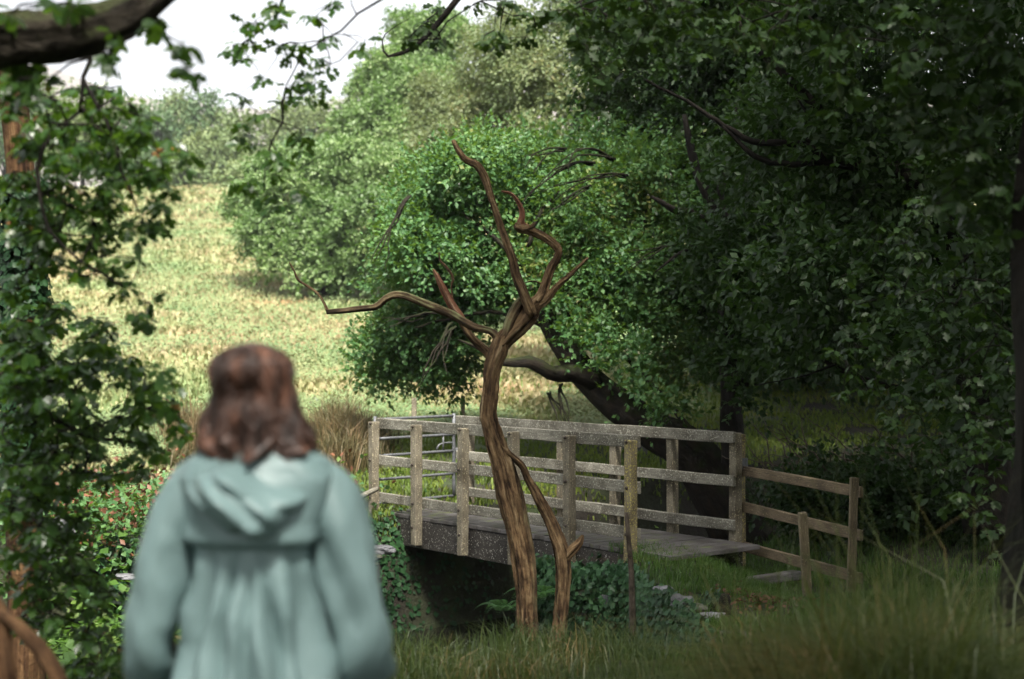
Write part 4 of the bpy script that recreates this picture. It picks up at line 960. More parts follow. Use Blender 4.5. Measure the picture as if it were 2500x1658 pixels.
Lw = [(135, 765, 48, 7), (60, 800, 60, 7), (223, 785, 34, 6.8), (81, 850, 80, 7), (236, 860, 60, 6.8), (169, 930, 75, 6.9), (304, 905, 42, 6.7), (60, 960, 80, 7), (364, 964, 38, 6.6),
      (425, 930, 18, 6.5), (405, 1000, 36, 6.6), (440, 1045, 20, 6.5), (304, 1035, 52, 6.8), (180, 1050, 70, 7), (67, 1080, 85, 7), (370, 1080, 35, 6.7), (135, 1174, 75, 7), (40, 1200, 70, 7), (236, 1140, 48, 7),
      (330, 1130, 30, 6.8), (67, 1290, 75, 7), (190, 1270, 38, 7.2), (160, 1363, 58, 7), (202, 1444, 52, 7), (255, 1440, 34, 6.9), (60, 1400, 70, 7), (101, 1500, 60, 7), (236, 1530, 52, 7), (280, 1600, 42, 6.9), (190, 1640, 50, 7), (400, 895, 12, 6.4), (450, 1060, 10, 6.4)]
Cn = [(651, 8, 18, 6.6), (681, 15, 14, 6.6), (670, 46, 16, 6.6), (631, 65, 18, 6.6), (597, 57, 13, 6.6), (582, 107, 21, 6.6), (612, 100, 18, 6.6), (597, 138, 12, 6.6), (563, 119, 10, 6.6), (689, 115, 15, 6.7), (708, 138, 16, 6.7), (727, 107, 12, 6.7),
      (804, 88, 15, 6.8), (765, 31, 14, 6.8), (815, 4, 11, 6.8), (876, 100, 17, 7), (788, 138, 20, 6.8), (804, 165, 17, 6.8), (758, 172, 16, 6.8), (651, 191, 18, 6.7), (697, 203, 26, 6.7), (746, 203, 24, 6.7), (785, 214, 23, 6.8), (593, 226, 18, 6.7),
      (754, 241, 21, 6.8), (700, 245, 18, 6.7), (631, 279, 25, 6.7), (586, 318, 20, 6.7), (601, 337, 20, 6.7), (727, 329, 16, 6.8), (739, 356, 14, 6.8), (651, 367, 23, 6.7), (670, 385, 16, 6.7), (689, 421, 23, 6.7), (612, 448, 16, 6.7), (597, 470, 18, 6.7), (651, 470, 22, 6.7), (720, 465, 20, 6.7), (670, 500, 16, 6.7), (745, 480, 10, 6.7)]
def Lc(l, dy=0): return [(a, b_, c_, Y + dy) for a, b_, c_, Y in l]
a1 = rosettes(Lm, 3.4, .068, .45, 1); a2 = rosettes(Lw, 5.0, .072, .8, 2); a3 = rosettes(Cn, 2.6, .074, .15, 3)
comb = tuple(np.concatenate([q[i] for q in (a1, a2, a3)]) for i in range(5))
leafy(fo, comb, 300, M['fore'])
tb = TB()
tb.tube([P(-420, 250, 5.2), P(-160, 150, 5.2), P(20, 95, 5.2), P(170, 85, 5.2), P(300, 50, 5.2), P(400, -20, 5.2), P(560, -130, 5.4), P(800, -260, 6), P(1000, -380, 6.6)], [.15, .115, .10, .088, .070, .05, .045, .04, .02], 18, .06, .22, .16, 2)
M['bough'] = bark_mat('bough_bark', [(.35, (.012, .010, .007)), (.7, (.075, .062, .045))], scale=16, stretch=.4, bump=1, dist=.03, moss=(.04, .05, .015), mossamt=.4)
tb.build('bough', M['bough'], fo)
TB().tube([(-3.4, 6.0, .1), (-3.25, 6.0, 1.4), P(-420, 250, 5.2)], [.26, .2, .15], 14, .15, .08, .1, 3).build('trunk', M['mossbark'], fo)
tb = TB(); t2 = TB()
for pts, w_ in [([(235, 105), (222, 150), (203, 190), (198, 240), (196, 270)], .013), ([(196, 270), (160, 300), (125, 320)], .008), ([(196, 270), (240, 265), (280, 240)], .009), ([(203, 190), (260, 300), (300, 420), (340, 520)], .01), ([(125, 320), (90, 420), (120, 560), (200, 640), (300, 700)], .01)]:
    tb.tube([P(a, b_, 5.9) for a, b_ in pts], list(np.linspace(w_, w_ * .5, len(pts))), 6, .1, .1, 0, 1, .01)
for pts, w_ in [([(700, -120), (690, 0), (672, 46), (631, 80), (590, 110)], .009), ([(990, -60), (933, 0), (872, 34), (835, 75), (790, 100), (740, 130), (700, 210)], .007), ([(700, 210), (692, 250), (690, 300), (660, 350), (650, 400), (645, 470)], .007), ([(690, 295), (720, 330), (735, 350)], .004), ([(660, 340), (690, 390), (690, 430)], .004), ([(840, 80), (876, 100), (830, 150), (800, 160)], .004), ([(872, 34), (860, 10), (855, -20)], .004)]:
    t2.tube([P(a, b_, 6.7) for a, b_ in pts], list(np.linspace(w_, w_ * .5, len(pts))), 6, .1, .1, 0, 1, .01)
twigs_to(tb, a1[4], [P(198, 240, 5.9), P(235, 105, 5.2), P(120, 560, 6)], seed=1); twigs_to(t2, a3[4], [P(690, 300, 6.7), P(600, 100, 6.7), P(790, 100, 6.7)], .004, seed=2)
tb.tube([P(-80, 800, 7), P(20, 930, 6.9), P(90, 990, 6.8), P(200, 1060, 6.8), P(330, 1080, 6.7)], [.03, .025, .02, .012, .006], 8, .1, .1, .1, 3)
twigs_to(tb, a2[4], [P(20, 930, 6.9), P(200, 1060, 6.8)], seed=3)
tb.build('twigs', M['darkbark'], fo)['kind'] = 'stuff'; t2.build('twigs', M['darkbark'], fo)['kind'] = 'stuff'

# ivy clad trunk behind the left leaves
it = empty('ivy_clad_tree', gpoint(62, 10), 'ivy clad trunk standing behind the left oak leaves', 'tree')
TB().tube([Vector(gpoint(62, 10)) - UP * .2, P(60, 900, 10), P(58, 600, 10), P(45, 350, 10), P(20, 200, 10), P(-60, -50, 10)], [.14, .12, .11, .1, .09, .07], 10, .2, .1, .1, 4).build('trunk', M['log'], it)
m = 5000; tt = rng.uniform(440, 1250, m); a = rng.random(m) * 6.28; rr_ = .13 + .05 * rng.random(m)
c = np.stack([(60 - 1250) / F * 10 + np.cos(a) * rr_, 10 + np.sin(a) * rr_, CZ - (tt - HY) / F * 10], -1)
nr = np.stack([np.cos(a), np.sin(a), np.full(m, .4)], -1) + unit(m) * .4; V, Fc = leaves_arr(c, np.cross(nr, unit(m)) - np.array([0, 0, .4]), nr, .06, width=1.5)
np_mesh('ivy', V, Fc, M['ivy'], it)['kind'] = 'stuff'
# old limbs bottom left
lg = empty('fallen_limb', P(20, 1800, 4.6), 'forked brown barkless limb in the bottom left corner, out of focus', 'log')
TB().tube([P(20, 1900, 4.5), P(12, 1650, 4.5), P(5, 1560, 4.55), P(-5, 1490, 4.6), P(-60, 1400, 4.7)], [.034, .030, .026, .022, .015], 14, .04, .1, .15, 2).build('limb', M['log'], lg)
TB().tube([P(210, 1850, 4.4), P(150, 1680, 4.4), P(110, 1600, 4.45), P(60, 1545, 4.5), P(20, 1510, 4.55), P(-10, 1495, 4.6)], [.028, .027, .026, .022, .018, .015], 14, .04, .1, .15, 3).build('limb', M['log'], lg)

# ------------------------------------------------------------------ overhanging oak above and to the right
oo = empty('overhanging_oak', (2.5, 6.6, .2), 'big shaded oak overhanging the path, its leaves hanging into the top of the picture', 'tree')
Tp = [(1237, 23, 32, 8), (1218, 76, 16, 8), (1283, 88, 16, 8), (1184, 103, 10, 8), (1215, 108, 10, 8), (1170, 15, 20, 8), (1330, 40, 42, 8), (1437, 66, 48, 8), (1452, 120, 40, 8), (1427, 140, 22, 8), (1564, 30, 45, 8), (1543, 91, 38, 8), (1462, 200, 28, 8), (1498, 162, 30, 8),
      (1630, 61, 45, 8), (1706, 41, 55, 8), (1731, 95, 40, 8), (1400, 20, 45, 8), (1500, 20, 45, 8), (1620, 10, 50, 8), (1800, 50, 60, 8), (1460, 260, 14, 8), (1028, 72, 24, 8.4), (1062, 92, 22, 8.4), (1070, 11, 14, 8.4), (1045, 50, 14, 8.4), (1000, 98, 8, 8.4),
      (1880, 120, 60, 8), (1950, 40, 60, 8), (2050, 120, 60, 7.6), (2150, 40, 70, 7.4), (2250, 160, 80, 7.2), (2350, 60, 90, 7), (2450, 180, 90, 7), (2300, 300, 80, 7.2), (2420, 380, 90, 7), (2200, 260, 60, 7.4), (2480, 520, 80, 7), (2080, 200, 45, 7.6),
      (2340, 480, 70, 7.2), (2060, 215, 20, 7.6), (2030, 270, 16, 7.6)]
Rt = [(2060, 700, 30, 9.5), (2100, 640, 35, 9.5), (2150, 580, 40, 9.4), (2120, 760, 40, 9.5), (2080, 820, 35, 9.5), (2200, 700, 60, 9.4), (2230, 560, 60, 9.3), (2180, 850, 55, 9.5), (2060, 880, 24, 9.5), (2030, 860, 16, 9.5), (2100, 930, 40, 9.5), (2280, 820, 70, 9.3), (2050, 960, 20, 9.5),
      (2200, 1000, 50, 9.5), (2160, 1080, 35, 9.5), (2350, 700, 80, 9), (2450, 850, 90, 9), (2330, 960, 70, 9.2), (2300, 1100, 55, 9.4), (2430, 1050, 80, 9), (2220, 500, 45, 9.3), (2450, 620, 80, 9), (2400, 1200, 70, 9), (2470, 1300, 60, 9), (2330, 1230, 35, 9.2)]
a1 = rosettes(Tp, 2.8, .08, .5, 11); a2 = rosettes(Rt, 2.2, .08, .5, 12)
comb = tuple(np.concatenate([q[i] for q in (a1, a2)]) for i in range(5))
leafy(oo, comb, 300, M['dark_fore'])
tb = TB()
tb.tube([P(1400, -420, 9), P(1250, -180, 8.6), P(1115, 0, 8.4), P(1062, 65, 8.4), P(1009, 118, 8.4), P(975, 132, 8.4), P(948, 138, 8.4), P(936, 125, 8.4), P(933, 100, 8.4), P(940, 84, 8.4), P(971, 61, 8.4), P(1000, 45, 8.4)], [.05, .04, .022, .02, .016, .014, .010, .007, .005, .004, .003, .002], 8, .06, .12, .1, 3)
twigs_to(tb, a1[4], [P(1250, -150, 8.2), P(1500, -150, 8), P(1800, -150, 8), P(2200, -100, 7.5), P(1062, 65, 8.4)], seed=4, frac=.8)
twigs_to(tb, a2[4], [P(2450, 700, 9.2)], seed=5, frac=.7)
tb.build('twigs', M['darkbark'], oo)['kind'] = 'stuff'
TB().tube([(2.62, 6.6, -.1), (2.66, 6.6, 1), (2.68, 6.6, 2), (2.7, 6.6, 4), (2.6, 6.4, 6), (2.0, 6.2, 7.5)], [.44, .36, .33, .3, .22, .1], 16, .2, .06, .1, 6).build('trunk', M['darkbark'], oo)
tb = TB()
for k, q in enumerate([(-2, 1, 6.6), (1, 9.5, 7.2), (-3.5, 6, 7.8), (6, 10, 7.5), (5, 2, 7), (0, -3, 7)]):
    s = Vector((2.7, 6.6, 3.8 + .3 * k)); tb.tube([s, s.lerp(Vector(q), .5) + UP * .5, Vector(q)], [.16, .1, .04], 8, .3, .08, .1, k)
tb.build('boughs', M['darkbark'], oo)
r = np.random.default_rng(77); lum = []  # upper crown out of view, widened with added leaf masses to shade the scene
for _ in range(190):
    x, y = r.uniform(-1.2, 11), r.uniform(-9, 12.5)
    if x < .9 and 1.6 < y < 6: continue  # gap shaped to let light down on the person
    lum.append((x, y, r.uniform(6.2 if y < 9 else 6.9, 9.5), r.uniform(.8, 1.3)))
    if x > 2: lum.append((x, y, r.uniform(7, 9.5), r.uniform(.8, 1.3)))
for _ in range(130):
    lum.append((r.uniform(2.4, 12), r.uniform(12, 25), r.uniform(7.8, 11), r.uniform(.9, 1.4)))
for _ in range(60):
    lum.append((r.uniform(7, 12), r.uniform(-6, 14), r.uniform(1.5, 7), r.uniform(.8, 1.4)))
for _ in range(60):
    lum.append((r.uniform(-2, 8), r.uniform(-12, -5), r.uniform(1.5, 6), r.uniform(.9, 1.4)))
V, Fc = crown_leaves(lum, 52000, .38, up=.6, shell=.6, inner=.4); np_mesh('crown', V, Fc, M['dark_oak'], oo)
lum = []
for _ in range(90):
    y = r.uniform(-7, 8); lum.append((r.uniform(-9, -2.6), y, r.uniform(max(4.2, 3.0 + y * .32 + .9), 8.5), r.uniform(.7, 1.1)))
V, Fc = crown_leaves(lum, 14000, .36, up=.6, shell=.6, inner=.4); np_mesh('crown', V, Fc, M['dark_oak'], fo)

# ------------------------------------------------------------------ person seen from behind
def person():
    px0, D = 632, 3.5
    S = F / D                                     # px per metre at her distance
    cx = (px0 - 1250) / F * D; gz0 = .385
    t = empty('person', (cx, D, gz0), 'person seen from behind in a pale teal hooded raincoat, wavy auburn hair, out of focus', 'person')
    def H(py): return CZ - (py - HY) / F * D - gz0           # height above her ground
    def W(px): return (px - px0) / S
    # --- body: one continuous surface (voxel remesh of overlapping limbs)
    import bmesh
    bm = bmesh.new()
    def ball(c, r_, sc=(1, 1, 1)):
        mt = Matrix.Translation(Vector(c)) @ Matrix.Diagonal((r_ * sc[0], r_ * sc[1], r_ * sc[2], 1))
        bmesh.ops.create_icosphere(bm, subdivisions=3, radius=1, matrix=mt)
    def limb(a, b_, ra, rb):
        a = Vector(a); b_ = Vector(b_); L = (b_ - a).length
        q = (b_ - a).to_track_quat('Z', 'Y').to_matrix().to_4x4()
        bmesh.ops.create_cone(bm, cap_ends=True, segments=16, radius1=ra, radius2=rb, depth=L, matrix=Matrix.Translation((a + b_) / 2) @ q)
        ball(a, ra); ball(b_, rb)
    ball((0, .01, 1.555), .098, (.80, 1.0, 1.18)); ball((0, .045, 1.50), .062, (.9, 1, 1))   # skull, jaw
    ball((0, .107, 1.535), .014, (.8, 1, 1.6)); ball((0, .1, 1.49), .02, (1.1, .5, .45))     # nose, mouth
    for s in (-1, 1):
        ball((s * .033, .088, 1.56), .014, (1, .6, .7)); ball((s * .081, .005, 1.54), .026, (.35, .8, 1.2))
    limb((0, -.005, 1.36), (0, .01, 1.48), .058, .052)
    ball((0, .03, 1.22), .145, (.88, .55, 1.15)); ball((0, .025, 1.06), .14, (.85, .56, 1.25)); ball((0, .012, 1.30), .125, (1.1, .5, .55)); ball((0, .01, .93), .15, (1.0, .7, .8))
    for s in (-1, 1):
        sh = (s * .160, -.0, 1.30); el = (s * .255, -.02, .98); wr = (s * .242, .15, .85)
        limb((s * .07, 0, 1.315), sh, .05, .048); limb(sh, el, .05, .038); limb(el, wr, .038, .026)
        hd = Vector((s * .235, .19, .80)); limb(wr, hd, .026, .03); ball(hd, .034, (.55, 1, 1.1))
        for f_, (oy, ln) in enumerate(((-.024, .06), (-.008, .072), (.009, .068), (.025, .052))):
            k0 = hd + Vector((0, .012 + oy * .6, -.028 + oy * .3)); k1 = k0 + Vector((-s * .006, .012, -ln * .5)); k2 = k1 + Vector((-s * .018, -.004, -ln * .45))
            k0.y = hd.y + oy * .95; k1.y = k0.y + .006; k2.y = k1.y - .002
            limb(k0, k1, .0085, .008); limb(k1, k2, .008, .0065)
        limb(hd + Vector((-s * .004, -.02, .012)), hd + Vector((-s * .026, -.038, -.018)), .011, .009); limb(hd + Vector((-s * .026, -.038, -.018)), hd + Vector((-s * .03, -.032, -.042)), .009, .0075)
        limb((s * .085, 0, .9), (s * .095, .01, .5), .085, .055); limb((s * .095, .01, .5), (s * .1, -.02, .1), .055, .036); limb((s * .1, -.02, .06), (s * .11, .13, .035), .036, .03)
    me = bpy.data.meshes.new('body'); bm.to_mesh(me); bm.free()
    skin = plain_mat('skin', (.36, .19, .13), (.42, .23, .16), 20, .5, .05)
    me.materials.append(skin)
    o = bpy.data.objects.new('body', me); COL.objects.link(o); o.parent = t
    md = o.modifiers.new('r', 'REMESH'); md.mode = 'VOXEL'; md.voxel_size = .0055; md.use_smooth_shade = True
    ms = o.modifiers.new('s', 'SMOOTH'); ms.factor = .5; ms.iterations = 3
    # --- jacket
    jm, n, b = mat_base('raincoat')
    b.inputs['Base Color'].default_value = (.160, .240, .240, 1); b.inputs['Roughness'].default_value = .46
    b.inputs['Specular IOR Level'].default_value = .5
    tc = N(n, 'ShaderNodeTexCoord'); nz = N(n, 'ShaderNodeTexNoise'); nz.inputs['Scale'].default_value = 22; nz.inputs['Detail'].default_value = 4; n.links.new(tc.outputs['Object'], nz.inputs['Vector'])
    bp = N(n, 'ShaderNodeBump'); bp.inputs['Strength'].default_value = .25; bp.inputs['Distance'].default_value = .01; n.links.new(nz.outputs['Fac'], bp.inputs['Height']); n.links.new(bp.outputs[0], b.inputs['Normal'])
    def grid_obj(name, Vg, closed=True, mat=jm, parent=t, thick=.004):
        r_, c_ = Vg.shape[:2]; ii = np.arange(r_ * c_).reshape(r_, c_)
        if closed: nxt = np.roll(ii, -1, 1); Q_ = np.stack([ii[:-1], nxt[:-1], nxt[1:], ii[1:]], -1).reshape(-1, 4)
        else: Q_ = np.stack([ii[:-1, :-1], ii[:-1, 1:], ii[1:, 1:], ii[1:, :-1]], -1).reshape(-1, 4)
        o_ = np_mesh(name, Vg.reshape(-1, 3), Q_, mat, None, True); o_.parent = parent
        if thick:
            s_ = o_.modifiers.new('t', 'SOLIDIFY'); s_.thickness = thick; s_.offset = 0
        return o_
    def wrinkle(V_, sx, sy, sz, seed, amp):
        sh_ = V_.shape[:2]; out = np.zeros(sh_)
        for i_ in range(sh_[0]):
            for j_ in range(sh_[1]):
                p_ = V_[i_, j_]; q_ = Vector((p_[0] * sx + seed, p_[1] * sy, p_[2] * sz + .35 * seed))
                q_ = q_ + mnoise.noise_vector(q_ * .5) * .9
                out[i_, j_] = (1 - 2.2 * abs(mnoise.noise(q_))) + .4 * (1 - 2 * abs(mnoise.noise(q_ * 2.1)))
        return amp * out
    zz = np.linspace(1.432, .74, 120); th = np.linspace(0, 2 * np.pi, 180, endpoint=False)
    hw = np.interp(-zz, [-1.432, -1.41, -1.385, -1.35, -1.30, -1.24, -1.1, -.95, -.74], [.07, .11, .15, .172, .165, .152, .158, .175, .22])
    dp = np.interp(-zz, [-1.432, -1.41, -1.38, -1.33, -1.25, -1.1, -.95, -.74], [.065, .085, .11, .13, .145, .155, .17, .20])
    TH, ZZ = np.meshgrid(th, zz)
    cx_, sy_ = np.cos(TH), np.sin(TH)                      # sin<0 : back (towards the camera)
    e = .8
    Xx = hw[:, None] * np.sign(cx_) * np.abs(cx_) ** e; Yy = dp[:, None] * np.sign(sy_) * np.abs(sy_) ** e
    # folds on the back radiating from under the yoke
    fall = np.clip((1.19 - ZZ) / .16, 0, 1)
    dsp = np.zeros_like(Xx)
    for x0, x1, amp, wd in [(-.125, -.185, .030, .020), (-.055, -.105, .034, .020), (-.004, -.045, .036, .017), (.006, .050, .040, .017), (.065, .115, .032, .022), (.125, .185, .032, .020)]:
        xc = x0 + (x1 - x0) * np.clip((1.22 - ZZ) / .40, 0, 1.4) + .006 * np.sin(ZZ * 23 + x0 * 90)
        dsp += amp * (.1 + 1.0 * fall) * np.exp(-np.abs((Xx - xc) / (wd * (1 + .9 * np.clip((1.2 - ZZ) / .35, 0, 1)))) ** 1.6)
    back = (sy_ < .2)
    yoke = 1 / (1 + np.exp(-(ZZ - 1.192) / .003))
    dsp = np.where(back, dsp * (1 - yoke * .85) + yoke * .034 - .016, dsp * .4)
    dsp += .006 * np.sin(TH * 5 + ZZ * 13) * np.sin(ZZ * 21 + TH * 2)
    for x0, x1, amp, wd in [(-.09, -.15, .040, .013), (-.028, -.075, .042, .013), (.001, .004, .034, .009), (.034, .085, .046, .013), (.095, .150, .040, .013)]:
        xc = x0 + (x1 - x0) * np.clip((1.22 - ZZ) / .40, 0, 1.4) + .008 * np.sin(ZZ * 19 + x0 * 70)
        dsp -= np.where(back, amp * fall * np.exp(-np.abs(Xx - xc) / (wd * (1 + .8 * np.clip((1.2 - ZZ) / .35, 0, 1)))), 0)
    dsp += wrinkle(np.stack([Xx, Yy, ZZ], -1), 8, 8, 3.0, 2.0, .005)
    nl = np.stack([cx_, sy_, np.zeros_like(cx_)], -1)
    Vg = np.stack([Xx, Yy, ZZ], -1) + nl * dsp[..., None]
    jk = grid_obj('raincoat', Vg)
    # sleeves
    for s in (-1, 1):
        path = [np.array(p_) for p_ in [(s * .11, .0, 1.35), (s * .165, -.005, 1.318), (s * .200, -.015, 1.24), (s * .228, -.03, 1.12), (s * .250, -.035, 1.02), (s * .264, -.02, .92), (s * .262, .05, .86), (s * .25, .13, .85), (s * .24, .16, .845)]]
        rad = [.050, .062, .064, .060, .057, .058, .056, .052, .05]
        C, R = crom(path, rad, .012)
        T = np.gradient(C, axis=0); T /= np.linalg.norm(T, axis=1)[:, None]
        Nn = np.cross(T, [0, 1., .2]); Nn /= np.linalg.norm(Nn, axis=1)[:, None]; Bn = np.cross(T, Nn)
        a = np.linspace(0, 2 * np.pi, 48, endpoint=False); u = np.linspace(0, 1, len(C))[:, None]
        rv = 1 + .09 * np.sin(3 * a[None] + u * 9 + s) * np.clip(u * 4, 0, 1) + .07 * np.sin(u * 30 + 3 * np.sin(a[None] + s)) * np.exp(-((u - .66) / .2) ** 2) + .07 * np.sin(2 * a[None] - u * 11)
        rv += .20 * np.exp(-((np.mod(a[None] + s, 2 * np.pi) - 4.2 + u * 1.2) / .35) ** 2) - .16 * np.exp(-((np.mod(a[None] - .6 * s, 2 * np.pi) - 3.4 - u) / .35) ** 2)
        Vg = C[:, None] + R[:, None, None] * rv[..., None] * (np.cos(a)[None, :, None] * Nn[:, None] + np.sin(a)[None, :, None] * Bn[:, None])
        nv = Vg - C[:, None]; nv /= np.linalg.norm(nv, axis=-1)[..., None]
        Vg = Vg + nv * (wrinkle(Vg, 11, 9, 5.0, 5.0 + s, .008) * np.clip(u * 6, .2, 1))[..., None]
        grid_obj('sleeve', Vg)
    # hood hanging on the back: draped pouch with folds
    u = np.linspace(-1, 1, 90); v = np.linspace(0, 1, 60); Uu, Vq = np.meshgrid(u, v)
    wtop, zt = .165, 1.375
    wv = wtop * (1.02 - .50 * Vq ** 2.2); zb = -.178 * np.sqrt(np.clip(1 - (np.abs(Uu) * .93) ** 2.6, 0, 1)) 
    Xh = Uu * wv * 1.0 + .03 * Vq * (1 - np.abs(Uu)); Zh = zt + .012 * np.cos(Uu * 2) + zb * Vq - .035 * np.abs(Uu) ** 2 * (1 - Vq)
    Yh = -.120 - .060 * np.sin(np.clip(Vq * 1.12, 0, 1) * np.pi) ** .8 * np.cos(Uu * np.pi / 2) ** .6 - .035 * Vq - .02 * np.sin(np.pi * Vq)
    for x0, z0, x1, z1, amp, wd in [(-.15, 1.39, .02, 1.235, .026, .014), (-.10, 1.40, .06, 1.27, .020, .013), (-.05, 1.36, .13, 1.29, .022, .014), (.02, 1.225, .14, 1.245, .02, .013), (-.16, 1.33, -.02, 1.2, .014, .012)]:
        dx, dz = x1 - x0, z1 - z0; L2 = dx * dx + dz * dz
        tt = np.clip(((Xh - x0) * dx + (Zh - z0) * dz) / L2, 0, 1); dd = np.hypot(Xh - x0 - tt * dx, Zh - z0 - tt * dz)
        Yh -= 1.45 * amp * np.exp(-(dd / (wd * 1.5)) ** 2)
    Yh += .075 * np.exp(-(((Xh - .06) / .085) ** 2 + ((Zh - 1.335) / .045) ** 2)); Yh -= wrinkle(np.stack([Xh + Zh * .8, Yh, Zh - .5 * Xh], -1), 7, 5, 10, 8.0, .008)     # sunken hood opening
    Yh = Yh + .09 * np.abs(Uu) ** 4 + .045 * np.clip(Vq - .9, 0, 1) * 10 * .6
    grid_obj('hood', np.stack([Xh, Yh, Zh], -1), False)
    # collar roll round the neck
    a = np.linspace(0, 2 * np.pi, 72, endpoint=False); bb = np.linspace(0, 2 * np.pi, 16, endpoint=False); Aa, Bb = np.meshgrid(a, bb, indexing='ij')
    rc = .026 + .006 * np.sin(3 * Aa + 1)
    Rx = .098 + rc * np.cos(Bb); Ry = .085 + rc * np.cos(Bb)
    Vg = np.stack([Rx * np.cos(Aa), Ry * np.sin(Aa) - .012, 1.372 + rc * np.sin(Bb) * 1.3 + .018 * -np.sin(Aa)], -1)
    Vg = np.concatenate([Vg, Vg[:1]], 0); grid_obj('collar', Vg, True, thick=0)
    # dark trousers and boots
    tr = plain_mat('trouser_cloth', (.02, .022, .03), (.035, .037, .045), 40, .9, .1); bo = plain_mat('boot_leather', (.03, .02, .012), (.06, .035, .02), 20, .5, .1)
    for s in (-1, 1):
        q = TB(); q.tube([(s * .08, 0, .93), (s * .092, 0, .72), (s * .098, .0, .48), (s * .102, -.02, .16)], [.115, .105, .078, .062], 20, .04, .02, .03, 3); o = q.build('trouser_leg', tr); o.parent = t
        q = TB(); q.tube([(s * .103, -.03, .24), (s * .103, -.028, .12), (s * .105, -.02, .055)], [.06, .056, .056], 16, .03); q.tube([(s * .104, -.045, .045), (s * .108, .05, .045), (s * .113, .15, .035), (s * .114, .185, .03)], [.042, .046, .044, .03], 16, .03); o = q.build('boot', bo); o.parent = t
    # --- hair
    hm, n, b = mat_base('auburn_hair')
    tc = N(n, 'ShaderNodeTexCoord'); mp = N(n, 'ShaderNodeMapping'); mp.inputs['Scale'].default_value = (26, 26, 4); nz = N(n, 'ShaderNodeTexNoise'); nz.inputs['Scale'].default_value = 1.0; nz.inputs['Detail'].default_value = 4
    n.links.new(tc.outputs['Object'], mp.inputs[0]); n.links.new(mp.outputs[0], nz.inputs['Vector'])
    rp = ramp(n, [(.36, (.018, .008, .005)), (.54, (.06, .027, .017)), (.70, (.20, .09, .055))]); n.links.new(nz.outputs['Fac'], rp.inputs['Fac']); n.links.new(rp.outputs[0], b.inputs['Base Color'])
    b.inputs['Roughness'].default_value = .5
    hz = np.linspace(0, 1, 70); ztop, zbot = H(838), H(1112)
    Zc = ztop - (ztop - zbot) * hz
    pys = 838 + (1112 - 838) * hz
    half = np.interp(pys, [838, 843, 852, 868, 895, 930, 965, 1000, 1035, 1070, 1092, 1112], [8, 32, 56, 80, 94, 92, 93, 103, 118, 133, 130, 114]) / S
    cxo = np.interp(pys, [838, 900, 960, 1020, 1080, 1112], [616, 614, 617, 622, 628, 630]); cxo = (cxo - px0) / S
    dep = np.interp(pys, [838, 843, 852, 868, 895, 960, 1035, 1112], [8, 44, 70, 92, 108, 112, 126, 142]) / S
    a = np.linspace(0, 2 * np.pi, 96, endpoint=False); Aa, Zz = np.meshgrid(a, Zc)
    face = np.exp(-((np.mod(Aa, 2 * np.pi) - np.pi / 2) / .62) ** 2) * (hz[:, None] > .3)
    wav = .05 * np.sin(Aa * 9 + hz[:, None] * 9) + .07 * np.sin(Aa * 4 + hz[:, None] * 10 + 1) * hz[:, None] + .07 * np.sin(Aa * 6 - 2) * np.exp(-((hz[:, None] - .95) / .12) ** 2)
    rad_ = (1 + wav) 
    Xh = cxo[:, None] + half[:, None] * rad_ * np.cos(Aa); Yh = .005 + dep[:, None] * rad_ * np.sin(Aa) * np.where(np.sin(Aa) > 0, .75, 1.0) - face * .10
    # half-up twist: groove and bump on the crown of the head
    tw = np.exp(-(((Xh - cxo[:, None] - .0) / .06) ** 2 + ((Zz - H(960)) / .035) ** 2)) * (np.sin(Aa) < 0)
    Yh += .022 * tw
    bmp = np.exp(-(((Xh - cxo[:, None] + .035) / .05) ** 2 + ((Zz - H(915)) / .035) ** 2)) * (np.sin(Aa) < 0); Yh -= .02 * bmp
    bmp = np.exp(-(((Xh - cxo[:, None] - .05) / .04) ** 2 + ((Zz - H(890)) / .04) ** 2)) * (np.sin(Aa) < 0); Yh -= .02 * bmp
    Vg = np.stack([Xh, Yh, Zz], -1); cen_ = np.stack([cxo[:, None] + 0 * Xh, 0 * Xh + .005, Zz], -1); dv = Vg - cen_; dv /= np.linalg.norm(dv, axis=-1)[..., None] + 1e-6
    lump = np.array([[mnoise.noise(Vector(p_) * 22) + .6 * mnoise.noise(Vector(p_) * 45 + Vector((3, 1, 2))) for p_ in row] for row in Vg])
    Vg = Vg + dv * (lump * (.006 + .030 * hz[:, None] ** 2))[..., None]; hr = grid_obj('hair', Vg, True, hm, t, .006)
    # loose locks
    r = np.random.default_rng(9); q = TB()
    for k in range(900):
        ai = int(r.integers(0, 96)); 
        if abs(a[ai] - np.pi / 2) < .75: continue
        i0 = int(r.integers(2, 40)); i1 = min(69, i0 + int(r.integers(15, 45))); idxs = np.linspace(i0, i1, 5).astype(int)
        aj = [(ai + int(3 * math.sin(j * 1.7 + k))) % 96 for j in range(5)]
        pts = [Vg[i, j_] + np.array([math.cos(a[j_]), math.sin(a[j_]), 0]) * (.003 + .006 * r.random()) for i, j_ in zip(idxs, aj)]
        if i1 == 69: pts.append(pts[-1] + np.array([math.cos(a[ai]) * .02, math.sin(a[ai]) * .012, -.012 + .02 * r.random()]))
        w_ = .0018 + .0025 * r.random(); q.tube(pts, [w_ * .5] + [w_] * (len(pts) - 2) + [w_ * .3], 4, .03, 0, 0, k)
    o = q.build('hair_locks', hm); o.parent = t; o['kind'] = 'stuff'
person()

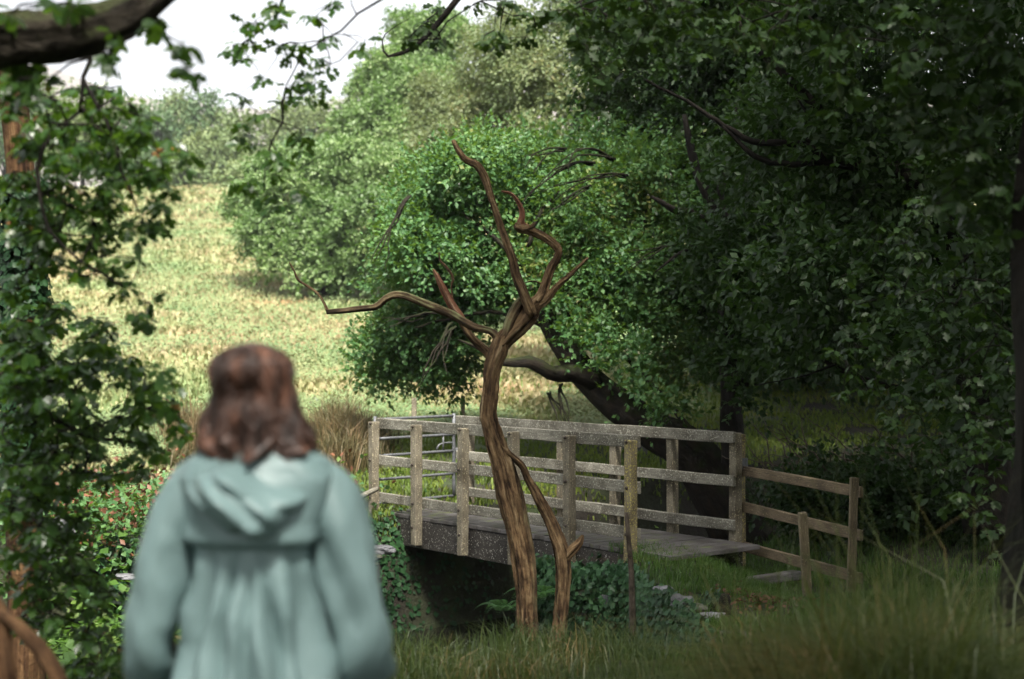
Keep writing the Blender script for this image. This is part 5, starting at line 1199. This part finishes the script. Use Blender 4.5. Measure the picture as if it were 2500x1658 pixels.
# ------------------------------------------------------------------ haze in the air
hm_ = bpy.data.materials.new('haze'); hm_.use_nodes = True; hn = hm_.node_tree; hn.nodes.remove(hn.nodes['Principled BSDF'])
pv = hn.nodes.new('ShaderNodeVolumePrincipled'); pv.inputs['Density'].default_value = .0003; pv.inputs['Color'].default_value = (.93, .94, 1, 1); pv.inputs['Anisotropy'].default_value = .2
hn.links.new(pv.outputs[0], hn.nodes['Material Output'].inputs['Volume'])
me = box_mesh('haze', hm_, 1900, 1100, 190, 0); o = put('haze', me, (200, 380, 90)); o['kind'] = 'stuff'; o.visible_shadow = True
